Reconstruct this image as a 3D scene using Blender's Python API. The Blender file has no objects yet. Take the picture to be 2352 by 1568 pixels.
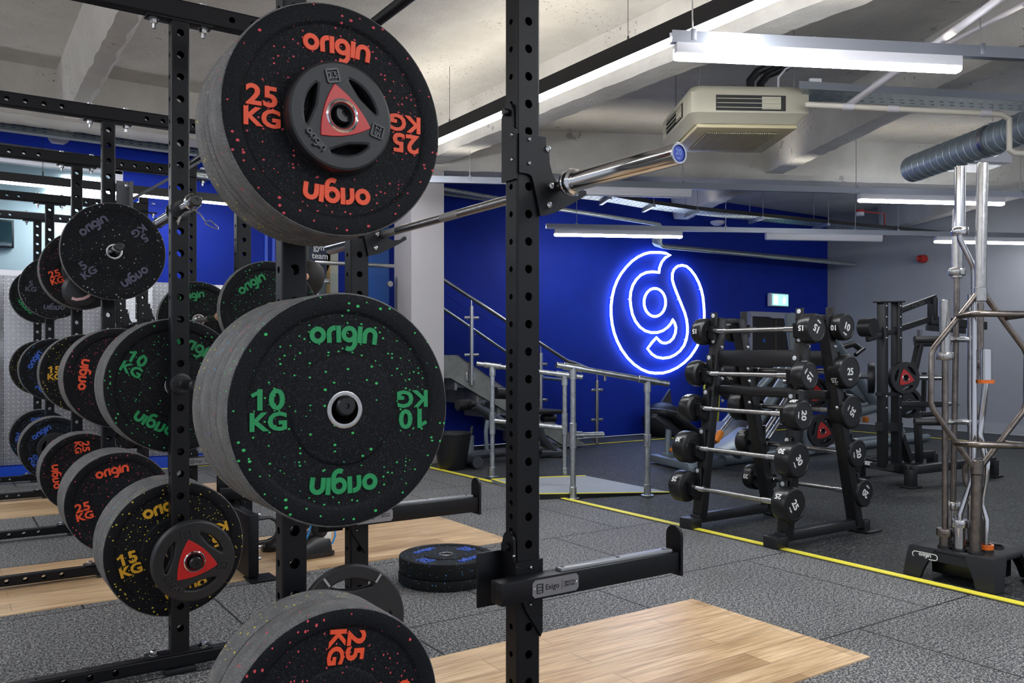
import bpy, bmesh, math, random
from mathutils import Vector, Matrix
random.seed(7)
PI = math.pi
scene = bpy.context.scene
col = scene.collection
R = math.radians

# ---------------- camera, world, exposure ----------------
CAM_H = 1.08
YAW = R(34)
FPX, CX, HY = 1940.0, 1176.0, 815.0
cd = bpy.data.cameras.new('camera')
cam = bpy.data.objects.new('camera', cd)
col.objects.link(cam)
cam.location = (0, 0, CAM_H)
cam.rotation_euler = (PI / 2, 0, -YAW)
cd.sensor_width = 36
cd.lens = 36 * FPX / 2352
cd.shift_y = (HY - 784) / 2352
cd.clip_start = 0.05
scene.camera = cam
w = bpy.data.worlds.new('world')
scene.world = w
w.use_nodes = True
w.node_tree.nodes['Background'].inputs[0].default_value = (0.80, 0.87, 1.0, 1)
w.node_tree.nodes['Background'].inputs[1].default_value = 0.30
scene.view_settings.view_transform = 'Standard'
scene.view_settings.look = 'None'
scene.view_settings.gamma = 1
scene.view_settings.use_curve_mapping = False
scene.view_settings.exposure = 1.28
EMIT = 19.0
UPL = 9.0          # brightness of the light diffusers; UPL: of hidden glow strips added to brighten the ceiling
scene.cycles.max_bounces = 7
scene.cycles.diffuse_bounces = 4
scene.cycles.glossy_bounces = 3
scene.cycles.transmission_bounces = 4
scene.cycles.caustics_reflective = False
scene.cycles.caustics_refractive = False
scene.cycles.use_adaptive_sampling = True
scene.cycles.adaptive_threshold = 0.03
scene.cycles.sample_clamp_indirect = 4

# the same camera numbers turn a measured sight line into a point on a real plane
FW = Vector((math.sin(YAW), math.cos(YAW), 0))
RT = Vector((math.cos(YAW), -math.sin(YAW), 0))
def _ray(x, y): return FW + RT * ((x - CX) / FPX) + Vector((0, 0, -(y - HY) / FPX))
def atY(x, y, Y):
    d = _ray(x, y); p = d * (Y / d.y); p.z += CAM_H; return p
def atX(x, y, X):
    d = _ray(x, y); p = d * (X / d.x); p.z += CAM_H; return p
def atZ(x, y, Z=0.0):
    d = _ray(x, y); p = d * ((Z - CAM_H) / d.z); p.z += CAM_H; return p

# ---------------- materials ----------------
class NT:
    def __init__(s, name):
        s.m = bpy.data.materials.new(name); s.m.use_nodes = True
        s.t = s.m.node_tree; s.b = s.t.nodes['Principled BSDF']
        s.tc = None
    def n(s, typ, **kw):
        o = s.t.nodes.new(typ)
        for k, v in kw.items(): setattr(o, k, v)
        return o
    def l(s, a, b): s.t.links.new(a, b)
    def co(s, kind='Object'):
        if not s.tc: s.tc = s.n('ShaderNodeTexCoord')
        return s.tc.outputs[kind]
    def math(s, op, a, b=None, c=None):
        o = s.n('ShaderNodeMath', operation=op)
        for i, v in enumerate((a, b, c)):
            if v is None: continue
            if isinstance(v, (int, float)): o.inputs[i].default_value = v
            else: s.l(v, o.inputs[i])
        return o.outputs[0]
    def noise(s, scale, detail=2, rough=.5, vec=None):
        o = s.n('ShaderNodeTexNoise'); o.inputs['Scale'].default_value = scale
        o.inputs['Detail'].default_value = detail; o.inputs['Roughness'].default_value = rough
        s.l(vec or s.co(), o.inputs['Vector']); return o.outputs['Fac']
    def ramp(s, fac, pts):
        o = s.n('ShaderNodeValToRGB'); e = o.color_ramp.elements
        while len(e) < len(pts): e.new(.5)
        for i, (p, c) in enumerate(pts):
            e[i].position = p
            e[i].color = (c, c, c, 1) if isinstance(c, (int, float)) else (*c, 1)
        s.l(fac, o.inputs[0]); return o.outputs[0]
    def mix(s, fac, a, b, mode='MIX'):
        o = s.n('ShaderNodeMix', data_type='RGBA', blend_type=mode)
        for inp, v in ((o.inputs[0], fac), (o.inputs[6], a), (o.inputs[7], b)):
            if isinstance(v, (int, float)): inp.default_value = v
            elif isinstance(v, tuple): inp.default_value = (*v, 1)
            else: s.l(v, inp)
        return o.outputs[2]
    def bump(s, h, strength, dist=.002):
        o = s.n('ShaderNodeBump'); o.inputs['Strength'].default_value = strength
        o.inputs['Distance'].default_value = dist
        s.l(h, o.inputs['Height']); s.l(o.outputs[0], s.b.inputs['Normal'])
    def base(s, c):
        if isinstance(c, tuple): s.b.inputs['Base Color'].default_value = (*c, 1)
        else: s.l(c, s.b.inputs['Base Color'])

def mat(name, c, rough=.5, metal=0.0, var=0.0, vscale=8, bump=0, bscale=200, spec=None, coat=0):
    t = NT(name)
    if var:
        f = t.noise(vscale, 4, .6)
        lo = tuple(x * (1 - var) for x in c); hi = tuple(min(1, x * (1 + var)) for x in c)
        t.base(t.ramp(f, [(.3, lo), (.7, hi)]))
    else: t.base(c)
    t.b.inputs['Roughness'].default_value = rough
    t.b.inputs['Metallic'].default_value = metal
    if spec is not None: t.b.inputs['Specular IOR Level'].default_value = spec
    if coat: t.b.inputs['Coat Weight'].default_value = coat
    if bump: t.bump(t.noise(bscale, 2), bump)
    return t.m

def emit(name, c, s):
    t = NT(name); t.base((.9, .9, .9))
    t.b.inputs['Emission Color'].default_value = (*c, 1)
    t.b.inputs['Emission Strength'].default_value = s
    return t.m

def rubber(name, fleck, dens=.80, dust_sheen=.19):
    """black crumb rubber: coloured flecks, fine grain with specks of caught light painted grey, dust with glancing light painted into the rolling edge"""
    t = NT(name)
    v = t.n('ShaderNodeTexVoronoi'); v.inputs['Scale'].default_value = 105
    wob = t.n('ShaderNodeMapping'); wob.inputs['Scale'].default_value = (1, 1, 1.25)
    t.l(t.co(), wob.inputs[0]); t.l(wob.outputs[0], v.inputs['Vector'])
    sep = t.n('ShaderNodeSeparateColor'); t.l(v.outputs['Color'], sep.inputs[0])
    pick = t.math('GREATER_THAN', sep.outputs[0], dens)
    size = t.math('MULTIPLY', sep.outputs[1], .36)
    near = t.math('LESS_THAN', v.outputs['Distance'], size)
    fl = t.math('MULTIPLY', pick, near)
    g = t.noise(420, 2, .7)
    grain = t.ramp(g, [(.57, (.0030, .0032, .0050)), (.70, (.052, .055, .066))])  # pale specks paint in the grazing light on the rough face
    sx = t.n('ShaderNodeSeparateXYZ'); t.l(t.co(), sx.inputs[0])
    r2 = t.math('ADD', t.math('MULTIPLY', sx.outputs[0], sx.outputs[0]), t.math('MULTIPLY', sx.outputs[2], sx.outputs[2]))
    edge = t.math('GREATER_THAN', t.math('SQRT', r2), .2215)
    d2 = t.ramp(t.noise(30, 3), [(.3, dust_sheen * .55), (.7, dust_sheen * 1.1)])  # rim greyed for dust and for the glancing light it catches
    dm = t.mix(t.math('GREATER_THAN', t.noise(500, 1), .53), d2, (dust_sheen * .45,) * 3)
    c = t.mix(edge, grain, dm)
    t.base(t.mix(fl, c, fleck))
    t.b.inputs['Roughness'].default_value = .66
    t.b.inputs['Specular IOR Level'].default_value = .20
    t.bump(g, .35, .001)
    return t.m

FLECK = {'red': (.60, .075, .10), 'green': (.05, .50, .14), 'blue': (.08, .30, .62), 'yellow': (.62, .50, .05), 'grey': (.42, .42, .42)}
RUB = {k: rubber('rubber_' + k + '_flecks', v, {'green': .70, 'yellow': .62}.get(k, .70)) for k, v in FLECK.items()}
RUB['dark_rim'] = rubber('dark_rim_rubber_blue_flecks', FLECK['blue'], .62, .012)  # rim stays dark, without the painted grey
INK = {'red': mat('raised_orange_red', (.85, .085, .025), .5, bump=.3), 'green': mat('raised_green', (.008, .27, .085), .5, bump=.3),
       'blue': mat('raised_blue', (.03, .10, .50), .5), 'yellow': mat('raised_yellow', (.68, .37, .02), .5, bump=.3),
       'grey': mat('raised_grey', (.082, .082, .13), .6)}
STEEL = mat('black_powder_coat', (.0035, .0037, .0058), .42, spec=.3, bump=.12, bscale=700)
STEEL2 = mat('satin_black_paint', (.012, .012, .014), .35)
CHROME = mat('chrome', (.62, .62, .64), .12, 1.0)
BRUSH = mat('brushed_steel', (.46, .45, .44), .26, 1.0, var=.18, vscale=40)
WORN = mat('worn_bronze_steel', (.22, .19, .17), .30, 1.0, var=.3, vscale=25)
KNURL = mat('knurled_steel', (.42, .41, .40), .42, 1.0, bump=.6, bscale=900)
ZINC = mat('zinc_bolt', (.60, .62, .66), .25, 1.0)
GALV = mat('galvanised_steel', (.50, .53, .56), .33, 1.0, var=.25, vscale=30)
PLAST = mat('black_plastic', (.006, .006, .007), .35)
SOFT = mat('soft_black_rubber', (.009, .0095, .012), .45, bump=.15, bscale=300)
REDP = mat('red_inlay', (.50, .012, .012), .35)
WHITEINK = mat('white_print', (.80, .80, .80), .5)
GREYM = mat('grey_machine_paint', (.20, .24, .275), .32, .35)
GREYM2 = mat('dark_grey_machine_paint', (.075, .08, .095), .32, .4)
PAD = mat('black_vinyl', (.012, .012, .014), .38, bump=.2, bscale=60)
PLATEM = mat('nameplate_metal', (.33, .33, .35), .38, .9)
FIXW = mat('white_batten_body', (.72, .72, .78), .4)
RAILM = mat('galvanised_channel', (.30, .32, .37), .42, .85)
TRAYM = mat('cable_tray_steel', (.34, .40, .41), .45, .7)
CREAM = mat('cream_plastic', (.56, .53, .42), .45)
CREAM2 = mat('aged_cream_plastic', (.66, .58, .37), .5)
DARKGR = mat('dark_grille', (.02, .02, .02), .5)
ORANGE = mat('orange_plastic', (.75, .22, .02), .4)
YELP = mat('yellow_panel', (.62, .60, .05), .5)
BLUEROPE = mat('blue_cord', (.05, .32, .80), .45)
LIGHTW = emit('light_diffuser', (.93, .96, 1.0), EMIT)
NEON = emit('neon_tube', (.42, .58, 1.0), 3.6)
ADDED_GLOW = emit('added_ceiling_glow', (1.0, .93, .82), UPL)  # unseen glow added on the fixtures to brighten the ceiling
PANEL = emit('office_light_panel', (.9, .97, 1.0), 7.0)

def paint_blue():
    t = NT('blue_wall_paint')
    f = t.noise(3, 4)
    t.base(t.ramp(f, [(.3, (.004, .022, .29)), (.7, (.005, .027, .35))]))
    t.b.inputs['Roughness'].default_value = .62
    t.b.inputs['Specular IOR Level'].default_value = .22
    t.bump(t.noise(260, 3), .12)
    return t.m
BLUE = paint_blue()
SKIRTB = mat('blue_skirting_paint', (.008, .07, .62), .4)
GREYW = mat('grey_wall_paint', (.34, .35, .375), .6, var=.05, vscale=2, bump=.1, bscale=200)
PALEW = mat('pale_office_wall', (.62, .70, .72), .6)
COLM = mat('white_column_paint', (.52, .50, .52), .55, bump=.15, bscale=250)

def concrete():
    t = NT('painted_concrete')
    f = t.noise(1.6, 6, .62)
    base = t.ramp(f, [(.32, (.50, .485, .455)), (.68, (.66, .645, .61))])
    sp = t.noise(38, 5, .75)
    area = t.noise(1.1, 3, .6)
    m = t.math('MULTIPLY', t.math('GREATER_THAN', sp, .62), t.math('GREATER_THAN', area, .56))
    c = t.mix(m, base, (.11, .10, .085))
    pt = t.math('GREATER_THAN', t.noise(5, 6, .7), .665)
    t.base(t.mix(pt, c, (.36, .345, .32)))
    t.b.inputs['Roughness'].default_value = .75
    hb = t.math('ADD', t.noise(5, 6, .6), t.math('MULTIPLY', t.noise(60, 3), .3))
    t.bump(hb, .55, .02)
    return t.m
CONC = concrete()

def floor_mat(name, lo, hi, thr, joint):
    t = NT(name)
    g = t.noise(150, 3, .75)
    g2 = t.noise(70, 2, .6)
    f = t.math('ADD', t.math('MULTIPLY', g, .75), t.math('MULTIPLY', g2, .25))
    c = t.ramp(f, [(thr, lo), (thr + .045, hi)])
    big = t.ramp(t.noise(1.3, 3), [(.3, .8), (.7, 1.15)])
    c = t.mix(1.0, c, big, 'MULTIPLY')
    br = t.n('ShaderNodeTexBrick'); t.l(t.co(), br.inputs['Vector'])
    br.inputs['Scale'].default_value = 1.0; br.inputs['Mortar Size'].default_value = .0055
    br.inputs['Mortar Smooth'].default_value = .2
    br.inputs['Brick Width'].default_value = 1.0; br.inputs['Row Height'].default_value = 1.0
    t.base(t.mix(br.outputs['Fac'], c, joint))
    t.b.inputs['Roughness'].default_value = .62
    t.b.inputs['Specular IOR Level'].default_value = .35
    t.bump(f, .5, .003)
    return t.m
FLOORL = floor_mat('grey_speckled_rubber_floor', (.018, .020, .026), (.42, .42, .41), .50, (.008, .008, .009))
FLOORR = floor_mat('dark_speckled_rubber_floor', (.012, .015, .018), (.20, .205, .20), .535, (.006, .006, .007))

def wood():
    t = NT('oak_planks')
    mp = t.n('ShaderNodeMapping'); mp.inputs['Location'].default_value = (.35, .04, 0)
    t.l(t.co(), mp.inputs[0])
    br = t.n('ShaderNodeTexBrick'); t.l(mp.outputs[0], br.inputs['Vector'])
    br.inputs['Scale'].default_value = 1.0; br.inputs['Mortar Size'].default_value = .0012
    br.inputs['Brick Width'].default_value = .82; br.inputs['Row Height'].default_value = .118
    br.offset = .37; br.inputs['Bias'].default_value = 0
    br.inputs['Color1'].default_value = (0, 0, 0, 1); br.inputs['Color2'].default_value = (1, 1, 1, 1)
    st = t.n('ShaderNodeMapping'); st.inputs['Scale'].default_value = (1.5, 22, 1)
    t.l(t.co(), st.inputs[0])
    gr = t.noise(2.6, 6, .62, st.outputs[0])
    st2 = t.n('ShaderNodeMapping'); st2.inputs['Scale'].default_value = (.9, 5, 1)
    t.l(t.co(), st2.inputs[0])
    g3 = t.noise(2.0, 4, .6, st2.outputs[0])
    a = t.ramp(gr, [(.30, (.46, .28, .14)), (.50, (.72, .50, .29)), (.72, (.86, .67, .44))])
    tone = t.ramp(br.outputs['Color'], [(0, (.66, .60, .54)), (.25, (.95, .93, .90)), (.6, (1, 1, 1)), (1, (1.12, 1.14, 1.15))])
    c = t.mix(1.0, a, tone, 'MULTIPLY')
    c = t.mix(.6, c, t.ramp(g3, [(.35, (.72, .66, .6)), (.6, (1.1, 1.1, 1.1))]), 'MULTIPLY')
    t.base(t.mix(br.outputs['Fac'], c, (.22, .13, .07)))
    t.b.inputs['Roughness'].default_value = .33
    return t.m
WOOD = wood()

def checker():
    t = NT('aluminium_checker_plate')
    sx = t.n('ShaderNodeSeparateXYZ'); t.l(t.co(), sx.inputs[0])
    u = t.math('MULTIPLY', sx.outputs[0], 27); v = t.math('MULTIPLY', sx.outputs[2], 27)
    fu = t.math('FLOOR', u); fv = t.math('FLOOR', v)
    par = t.math('MODULO', t.math('ABSOLUTE', t.math('ADD', fu, fv)), 2)
    sg = t.math('SUBTRACT', t.math('MULTIPLY', par, 2), 1)
    pu = t.math('SUBTRACT', t.math('SUBTRACT', u, fu), .5); pv = t.math('SUBTRACT', t.math('SUBTRACT', v, fv), .5)
    pv = t.math('MULTIPLY', pv, sg)
    a = t.math('ADD', pu, pv); b = t.math('SUBTRACT', pu, pv)
    q = t.math('ADD', t.math('POWER', t.math('DIVIDE', t.math('ABSOLUTE', a), .66), 2), t.math('POWER', t.math('DIVIDE', t.math('ABSOLUTE', b), .17), 2))
    m = t.ramp(q, [(.5, 1), (1, 0)])
    t.base(t.mix(m, (.42, .43, .47), (.80, .81, .84)))
    t.b.inputs['Metallic'].default_value = .6
    t.b.inputs['Roughness'].default_value = .36
    t.bump(m, .8, .003)
    return t.m
CHECK = checker()
def glass():
    t = NT('clear_glass')
    t.b.inputs['Base Color'].default_value = (.85, .93, 1, 1)
    t.b.inputs['Roughness'].default_value = .02
    t.b.inputs['Transmission Weight'].default_value = 1
    t.b.inputs['IOR'].default_value = 1.05
    return t.m
GLASS = glass()

# ---------------- mesh helpers ----------------
def frame(d):
    d = Vector(d).normalized()
    u = d.cross(Vector((0, 0, 1)))
    if u.length < 1e-4: u = Vector((1, 0, 0))
    u.normalize(); return u, u.cross(d).normalized(), d

SPLIT = set('bolt small_bolt socket_bolt flange_plate foot_pad foam_roller padded_handle cross_arm weight_horn drop_rod hanger_rod knurling grip_sleeve side_grip standoff cross_tie floor_rail diagonal_frame guide_rod handle_frame base_frame lever_arm warning_label white_label orange_catch glass_clamp rivet countersunk_screw tee_fitting clamp_fitting orange_ring rubber_foot stub_post yellow_trim tray_hanger grey_band handle stringer socket_ring back_pad pivot_arm top_cap hexagon_frame base_rail yellow_edge blue_stripe end_clamp loop_handle'.split())
class MB:
    def __init__(s): s.bm = bmesh.new()
    def box(s, c, size, rot=None, bev=0):
        r = bmesh.ops.create_cube(s.bm, size=1)
        M = Matrix.Translation(Vector(c)) @ (rot.to_4x4() if rot else Matrix()) @ Matrix.Diagonal((*size, 1))
        bmesh.ops.transform(s.bm, matrix=M, verts=r['verts'])
        if bev:
            ed = list({e for v in r['verts'] for e in v.link_edges})
            bmesh.ops.bevel(s.bm, geom=ed, offset=bev, segments=2, affect='EDGES', profile=.5)
        return s
    def bar(s, a, b, w_, h_, bev=0, up=(0, 0, 1)):
        """rectangular bar from a to b: w_ across, h_ along up"""
        a = Vector(a); b = Vector(b); d = (b - a); L = d.length; d.normalize()
        upv = Vector(up); sd = d.cross(upv)
        if sd.length < 1e-4: sd = Vector((1, 0, 0))
        sd.normalize(); uu = sd.cross(d)
        return s.box((a + b) / 2, (w_, L, h_), Matrix((sd, d, uu)).transposed(), bev)
    def tube(s, pts, r, n=12, closed=False, rx=None):
        pts = [Vector(p) for p in pts]; m = len(pts); rings = []
        u = None
        for i, p in enumerate(pts):
            if closed: d = (pts[(i + 1) % m] - pts[i - 1]).normalized()
            elif i == 0: d = (pts[1] - pts[0]).normalized()
            elif i == m - 1: d = (pts[-1] - pts[-2]).normalized()
            else: d = ((pts[i + 1] - p).normalized() + (p - pts[i - 1]).normalized()).normalized()
            if u is None: u, v, _ = frame(d)
            else:
                u = (u - d * u.dot(d)).normalized(); v = u.cross(d).normalized()
            k = 1.0
            if 0 < i < m - 1 and not closed:
                c = (pts[i + 1] - p).normalized().dot((p - pts[i - 1]).normalized()); k = min(1.4, 1 / max(.4, math.sqrt((1 + c) / 2)))
            rr = r[i] if isinstance(r, (list, tuple)) else r
            rings.append([s.bm.verts.new(p + (u * math.cos(2 * PI * j / n) + v * math.sin(2 * PI * j / n)) * rr) for j in range(n)])
        for i in range(m if closed else m - 1):
            a, b = rings[i], rings[(i + 1) % m]
            for j in range(n):
                f = s.bm.faces.new((a[j], a[(j + 1) % n], b[(j + 1) % n], b[j])); f.smooth = True
        if not closed:
            s.bm.faces.new(rings[0]); s.bm.faces.new(list(reversed(rings[-1])))
        return s
    def lathe(s, prof, o=(0, 0, 0), d=(0, 1, 0), n=48, sharp=True):
        """prof = [(radius, distance along d)]"""
        u, v, dd = frame(d); o = Vector(o); rings = []
        for r, h in prof:
            if r < 1e-5: rings.append([s.bm.verts.new(o + dd * h)])
            else: rings.append([s.bm.verts.new(o + dd * h + (u * math.cos(2 * PI * j / n) + v * math.sin(2 * PI * j / n)) * r) for j in range(n)])
        for a, b in zip(rings, rings[1:]):
            for j in range(n):
                k = (j + 1) % n
                vs = [a[0] if len(a) == 1 else a[j], a[k] if len(a) > 1 else None, b[k] if len(b) > 1 else b[0], b[j] if len(b) > 1 else None]
                vs = [x for x in vs if x]
                if len(set(vs)) > 2:
                    f = s.bm.faces.new(vs); f.smooth = True
        return s
    def cyl(s, a, b, r, n=16):
        a = Vector(a); b = Vector(b); L = (b - a).length
        c = min(r * .12, .002)
        s.lathe([(0, 0), (r - c, 0), (r, c), (r, L - c), (r - c, L), (0, L)], a, b - a, n); return s
    def poly(s, pts, nrm, t):
        """flat polygon pushed t along nrm"""
        nrm = Vector(nrm).normalized() * t
        a = [s.bm.verts.new(Vector(p)) for p in pts]; b = [s.bm.verts.new(Vector(p) + nrm) for p in pts]
        s.bm.faces.new(a); s.bm.faces.new(list(reversed(b)))
        for i in range(len(a)):
            k = (i + 1) % len(a); s.bm.faces.new((a[i], a[k], b[k], b[i]))
        return s
    def add(s, me, M):
        n0 = len(s.bm.verts); f0 = len(s.bm.faces)
        s.bm.from_mesh(me); s.bm.verts.ensure_lookup_table()
        bmesh.ops.transform(s.bm, matrix=M, verts=s.bm.verts[n0:]); return s
    def mesh(s, name, m=None):
        bmesh.ops.recalc_face_normals(s.bm, faces=s.bm.faces)
        me = bpy.data.meshes.new(name); s.bm.to_mesh(me); s.bm.free()
        if m: me.materials.append(m)
        for p in me.polygons:
            pass
        try: me.set_sharp_from_angle(angle=R(35))
        except Exception: pass
        return me
    def many(s, name, m, parent):
        """pieces that do not touch each other become parts of their own"""
        bm = s.bm; bm.verts.index_update(); seen = {}; isl = []
        for v in bm.verts:
            if v.index in seen: continue
            st = [v]; seen[v.index] = len(isl); vs = []
            while st:
                a = st.pop(); vs.append(a)
                for e in a.link_edges:
                    b = e.other_vert(a)
                    if b.index not in seen: seen[b.index] = len(isl); st.append(b)
            isl.append(vs)
        bb = [[[min(v.co[k] for v in vs) - .0008 for k in range(3)], [max(v.co[k] for v in vs) + .0008 for k in range(3)]] for vs in isl]
        par = list(range(len(isl)))
        def root(i):
            while par[i] != i: i = par[i]
            return i
        for i in range(len(isl)):
            for j in range(i):
                if all(bb[i][0][k] < bb[j][1][k] and bb[j][0][k] < bb[i][1][k] for k in range(3)): par[root(i)] = root(j)
        gr = {}
        for i in range(len(isl)): gr.setdefault(root(i), []).extend(isl[i])
        out = []
        for vs in gr.values():
            q = MB(); mp = {v: q.bm.verts.new(v.co) for v in vs}
            for f in {f for v in vs for f in v.link_faces}:
                try: q.bm.faces.new([mp[v] for v in f.verts]).smooth = f.smooth
                except ValueError: pass
            out.append(link(name, q.mesh(name, m), parent))
        bm.free(); return out[0]
    def build(s, name, m, parent=None, loc=None, rot=None):
        if name in SPLIT and loc is None and rot is None: return s.many(name, m, parent)
        return link(name, s.mesh(name, m), parent, loc, rot)

def link(name, me, parent=None, loc=None, rot=None):
    o = bpy.data.objects.new(name, me); col.objects.link(o)
    if parent: o.parent = parent
    if loc is not None: o.location = loc
    if rot is not None: o.rotation_euler = rot
    return o
def tag(o, label, cat, group=None):
    o['label'] = label; o['category'] = cat
    if group: o['group'] = group
    return o
def thing(name, label, cat, loc=(0, 0, 0), rot=(0, 0, 0), group=None):
    o = bpy.data.objects.new(name, None); col.objects.link(o); o.location = loc; o.rotation_euler = rot
    o.empty_display_size = .05
    return tag(o, label, cat, group)
def struct(o): o['kind'] = 'structure'; return o
def dup(root, loc=None, rot=None, label=None, group=None):
    r = root.copy(); col.objects.link(r)
    if loc is not None: r.location = loc
    if rot is not None: r.rotation_euler = rot
    if label: r['label'] = label
    if group: r['group'] = group
    for ch in list(root.children):
        c = ch.copy(); col.objects.link(c); c.parent = r
        for g in ch.children:
            d = g.copy(); col.objects.link(d); d.parent = c
    return r

def curve_mesh(splines, ext, bev=0, name='shape'):
    """closed outlines (the first outside, the others holes) filled and extruded; lies in XY"""
    cu = bpy.data.curves.new(name, 'CURVE'); cu.dimensions = '2D'; cu.fill_mode = 'BOTH'
    cu.extrude = ext; cu.bevel_depth = bev; cu.bevel_resolution = 1
    for sp in splines:
        q = cu.splines.new('POLY'); q.points.add(len(sp) - 1); q.use_cyclic_u = True
        for i, p in enumerate(sp): q.points[i].co = (p[0], p[1], 0, 1)
    ob = bpy.data.objects.new(name, cu); col.objects.link(ob)
    me = bpy.data.meshes.new_from_object(ob.evaluated_get(bpy.context.evaluated_depsgraph_get()))
    bpy.data.objects.remove(ob); bpy.data.curves.remove(cu)
    return me
_tc = {}
def text_mesh(body, bold=.018, ext=.06, spacing=1.0):
    k = (body, bold, ext, spacing)
    if k not in _tc:
        cu = bpy.data.curves.new('lettering', 'FONT'); cu.body = body; cu.size = 1
        cu.align_x = 'CENTER'; cu.align_y = 'CENTER'; cu.offset = bold; cu.extrude = ext; cu.resolution_u = 3
        cu.space_character = spacing
        ob = bpy.data.objects.new('lettering', cu); col.objects.link(ob)
        me = bpy.data.meshes.new_from_object(ob.evaluated_get(bpy.context.evaluated_depsgraph_get()))
        bpy.data.objects.remove(ob); bpy.data.curves.remove(cu)
        _tc[k] = me
    return _tc[k]
# XY drawing -> faces -Y, upright
STAND = Matrix.Rotation(PI / 2, 4, 'X')

def ribbon(bm, pts, wd, ext, f, closed=False):
    """2-D stroke of width wd; f maps (x, y, z) to space"""
    m = len(pts); P = [Vector(p) for p in pts]; L = []
    for i in range(m):
        if closed: d = P[(i + 1) % m] - P[i - 1]
        else: d = P[min(i + 1, m - 1)] - P[max(i - 1, 0)]
        d.normalize(); nn = Vector((-d.y, d.x))
        a = P[i] + nn * wd / 2; b = P[i] - nn * wd / 2
        L.append([bm.verts.new(f(a.x, a.y, ext)), bm.verts.new(f(b.x, b.y, ext)), bm.verts.new(f(b.x, b.y, 0)), bm.verts.new(f(a.x, a.y, 0))])
    for i in range(m if closed else m - 1):
        a = L[i]; b = L[(i + 1) % m]
        for j in range(4): bm.faces.new((a[j], a[(j + 1) % 4], b[(j + 1) % 4], b[j]))
    if not closed: bm.faces.new(L[0]); bm.faces.new(list(reversed(L[-1])))
def arc(cx, cy, r, a0, a1, n): return [(cx + r * math.cos(R(a0 + (a1 - a0) * i / n)), cy + r * math.sin(R(a0 + (a1 - a0) * i / n))) for i in range(n + 1)]
def logo(bm, s, ext, f, w0=.285, q=1):
    """the word origin in round strokes, x-height s, centred on x"""
    W = 4.26; h = w0 / 2
    g = lambda x, y, z: f((x - W / 2) * s, y * s, z)
    n = 8 * q
    rr = .5 - h
    ribbon(bm, arc(.5, .5, rr, 0, 360, 2 * n)[:-1], w0, ext, g, True)
    ribbon(bm, [(1.04 + h, 0), (1.04 + h, .3), (1.04 + h, .48)] + arc(1.04 + h + .34, .52, .34, 180, 100, n // 2) + [(1.60, .865)], w0, ext * .98, g)
    ribbon(bm, [(1.64 + h, 0), (1.64 + h, .5), (1.64 + h, 1)], w0, ext, g)
    ribbon(bm, arc(2.45, .5, rr, 0, 360, 2 * n)[:-1], w0, ext * .96, g, True)
    ribbon(bm, [(2.45 + rr, .5), (2.45 + rr, .1)] + arc(2.45, -.02, rr, 0, -125, n), w0, ext, g)
    ribbon(bm, [(2.98 + h, 0), (2.98 + h, .5), (2.98 + h, 1)], w0, ext, g)
    ribbon(bm, [(3.30 + h, 0), (3.30 + h, .3)] + arc(3.78, .52, .48 - h, 180, 0, n) + [(4.26 - h, .3), (4.26 - h, 0)], w0, ext, g)

def holed(bm, M, Wd, L, holes, r, t=.003, n=14):
    """flat strip 0..L along local z, Wd wide along x, at y=0, pierced by round holes with short walls going +y"""
    zs = [0.0]
    for a, b in zip(holes, holes[1:]): zs.append((a + b) / 2)
    zs.append(L)
    if not holes: zs = [0, L]
    T = lambda x, y, z: bm.verts.new(M @ Vector((x, y, z)))
    def quad(z0, z1):
        bm.faces.new((T(-Wd / 2, 0, z0), T(Wd / 2, 0, z0), T(Wd / 2, 0, z1), T(-Wd / 2, 0, z1)))
    for i, h in enumerate(holes):
        z0, z1 = zs[i], zs[i + 1]
        q0, q1 = max(z0, h - Wd / 2), min(z1, h + Wd / 2)
        if q0 - z0 > 1e-4: quad(z0, q0)
        if z1 - q1 > 1e-4: quad(q1, z1)
        hx, a, b = Wd / 2, h - q0, q1 - h
        inn, out, dp = [], [], []
        for j in range(n):
            an = 2 * PI * j / n; c, s_ = math.cos(an), math.sin(an)
            k = min(hx / abs(c) if abs(c) > 1e-6 else 1e9, (b if s_ > 0 else a) / abs(s_) if abs(s_) > 1e-6 else 1e9)
            out.append([c * k, s_ * k]); inn.append(T(r * c, 0, h + r * s_)); dp.append(T(r * c, t, h + r * s_))
        for cx_, cz in ((hx, b), (-hx, b), (-hx, -a), (hx, -a)):
            j = min(range(n), key=lambda i_: (out[i_][0] - cx_) ** 2 + (out[i_][1] - cz) ** 2); out[j] = [cx_, cz]
        ov = [T(x, 0, h + z) for x, z in out]
        for j in range(n):
            k = (j + 1) % n
            bm.faces.new((ov[j], ov[k], inn[k], inn[j]))
            bm.faces.new((inn[j], inn[k], dp[k], dp[j]))
    if not holes: quad(0, L)

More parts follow.
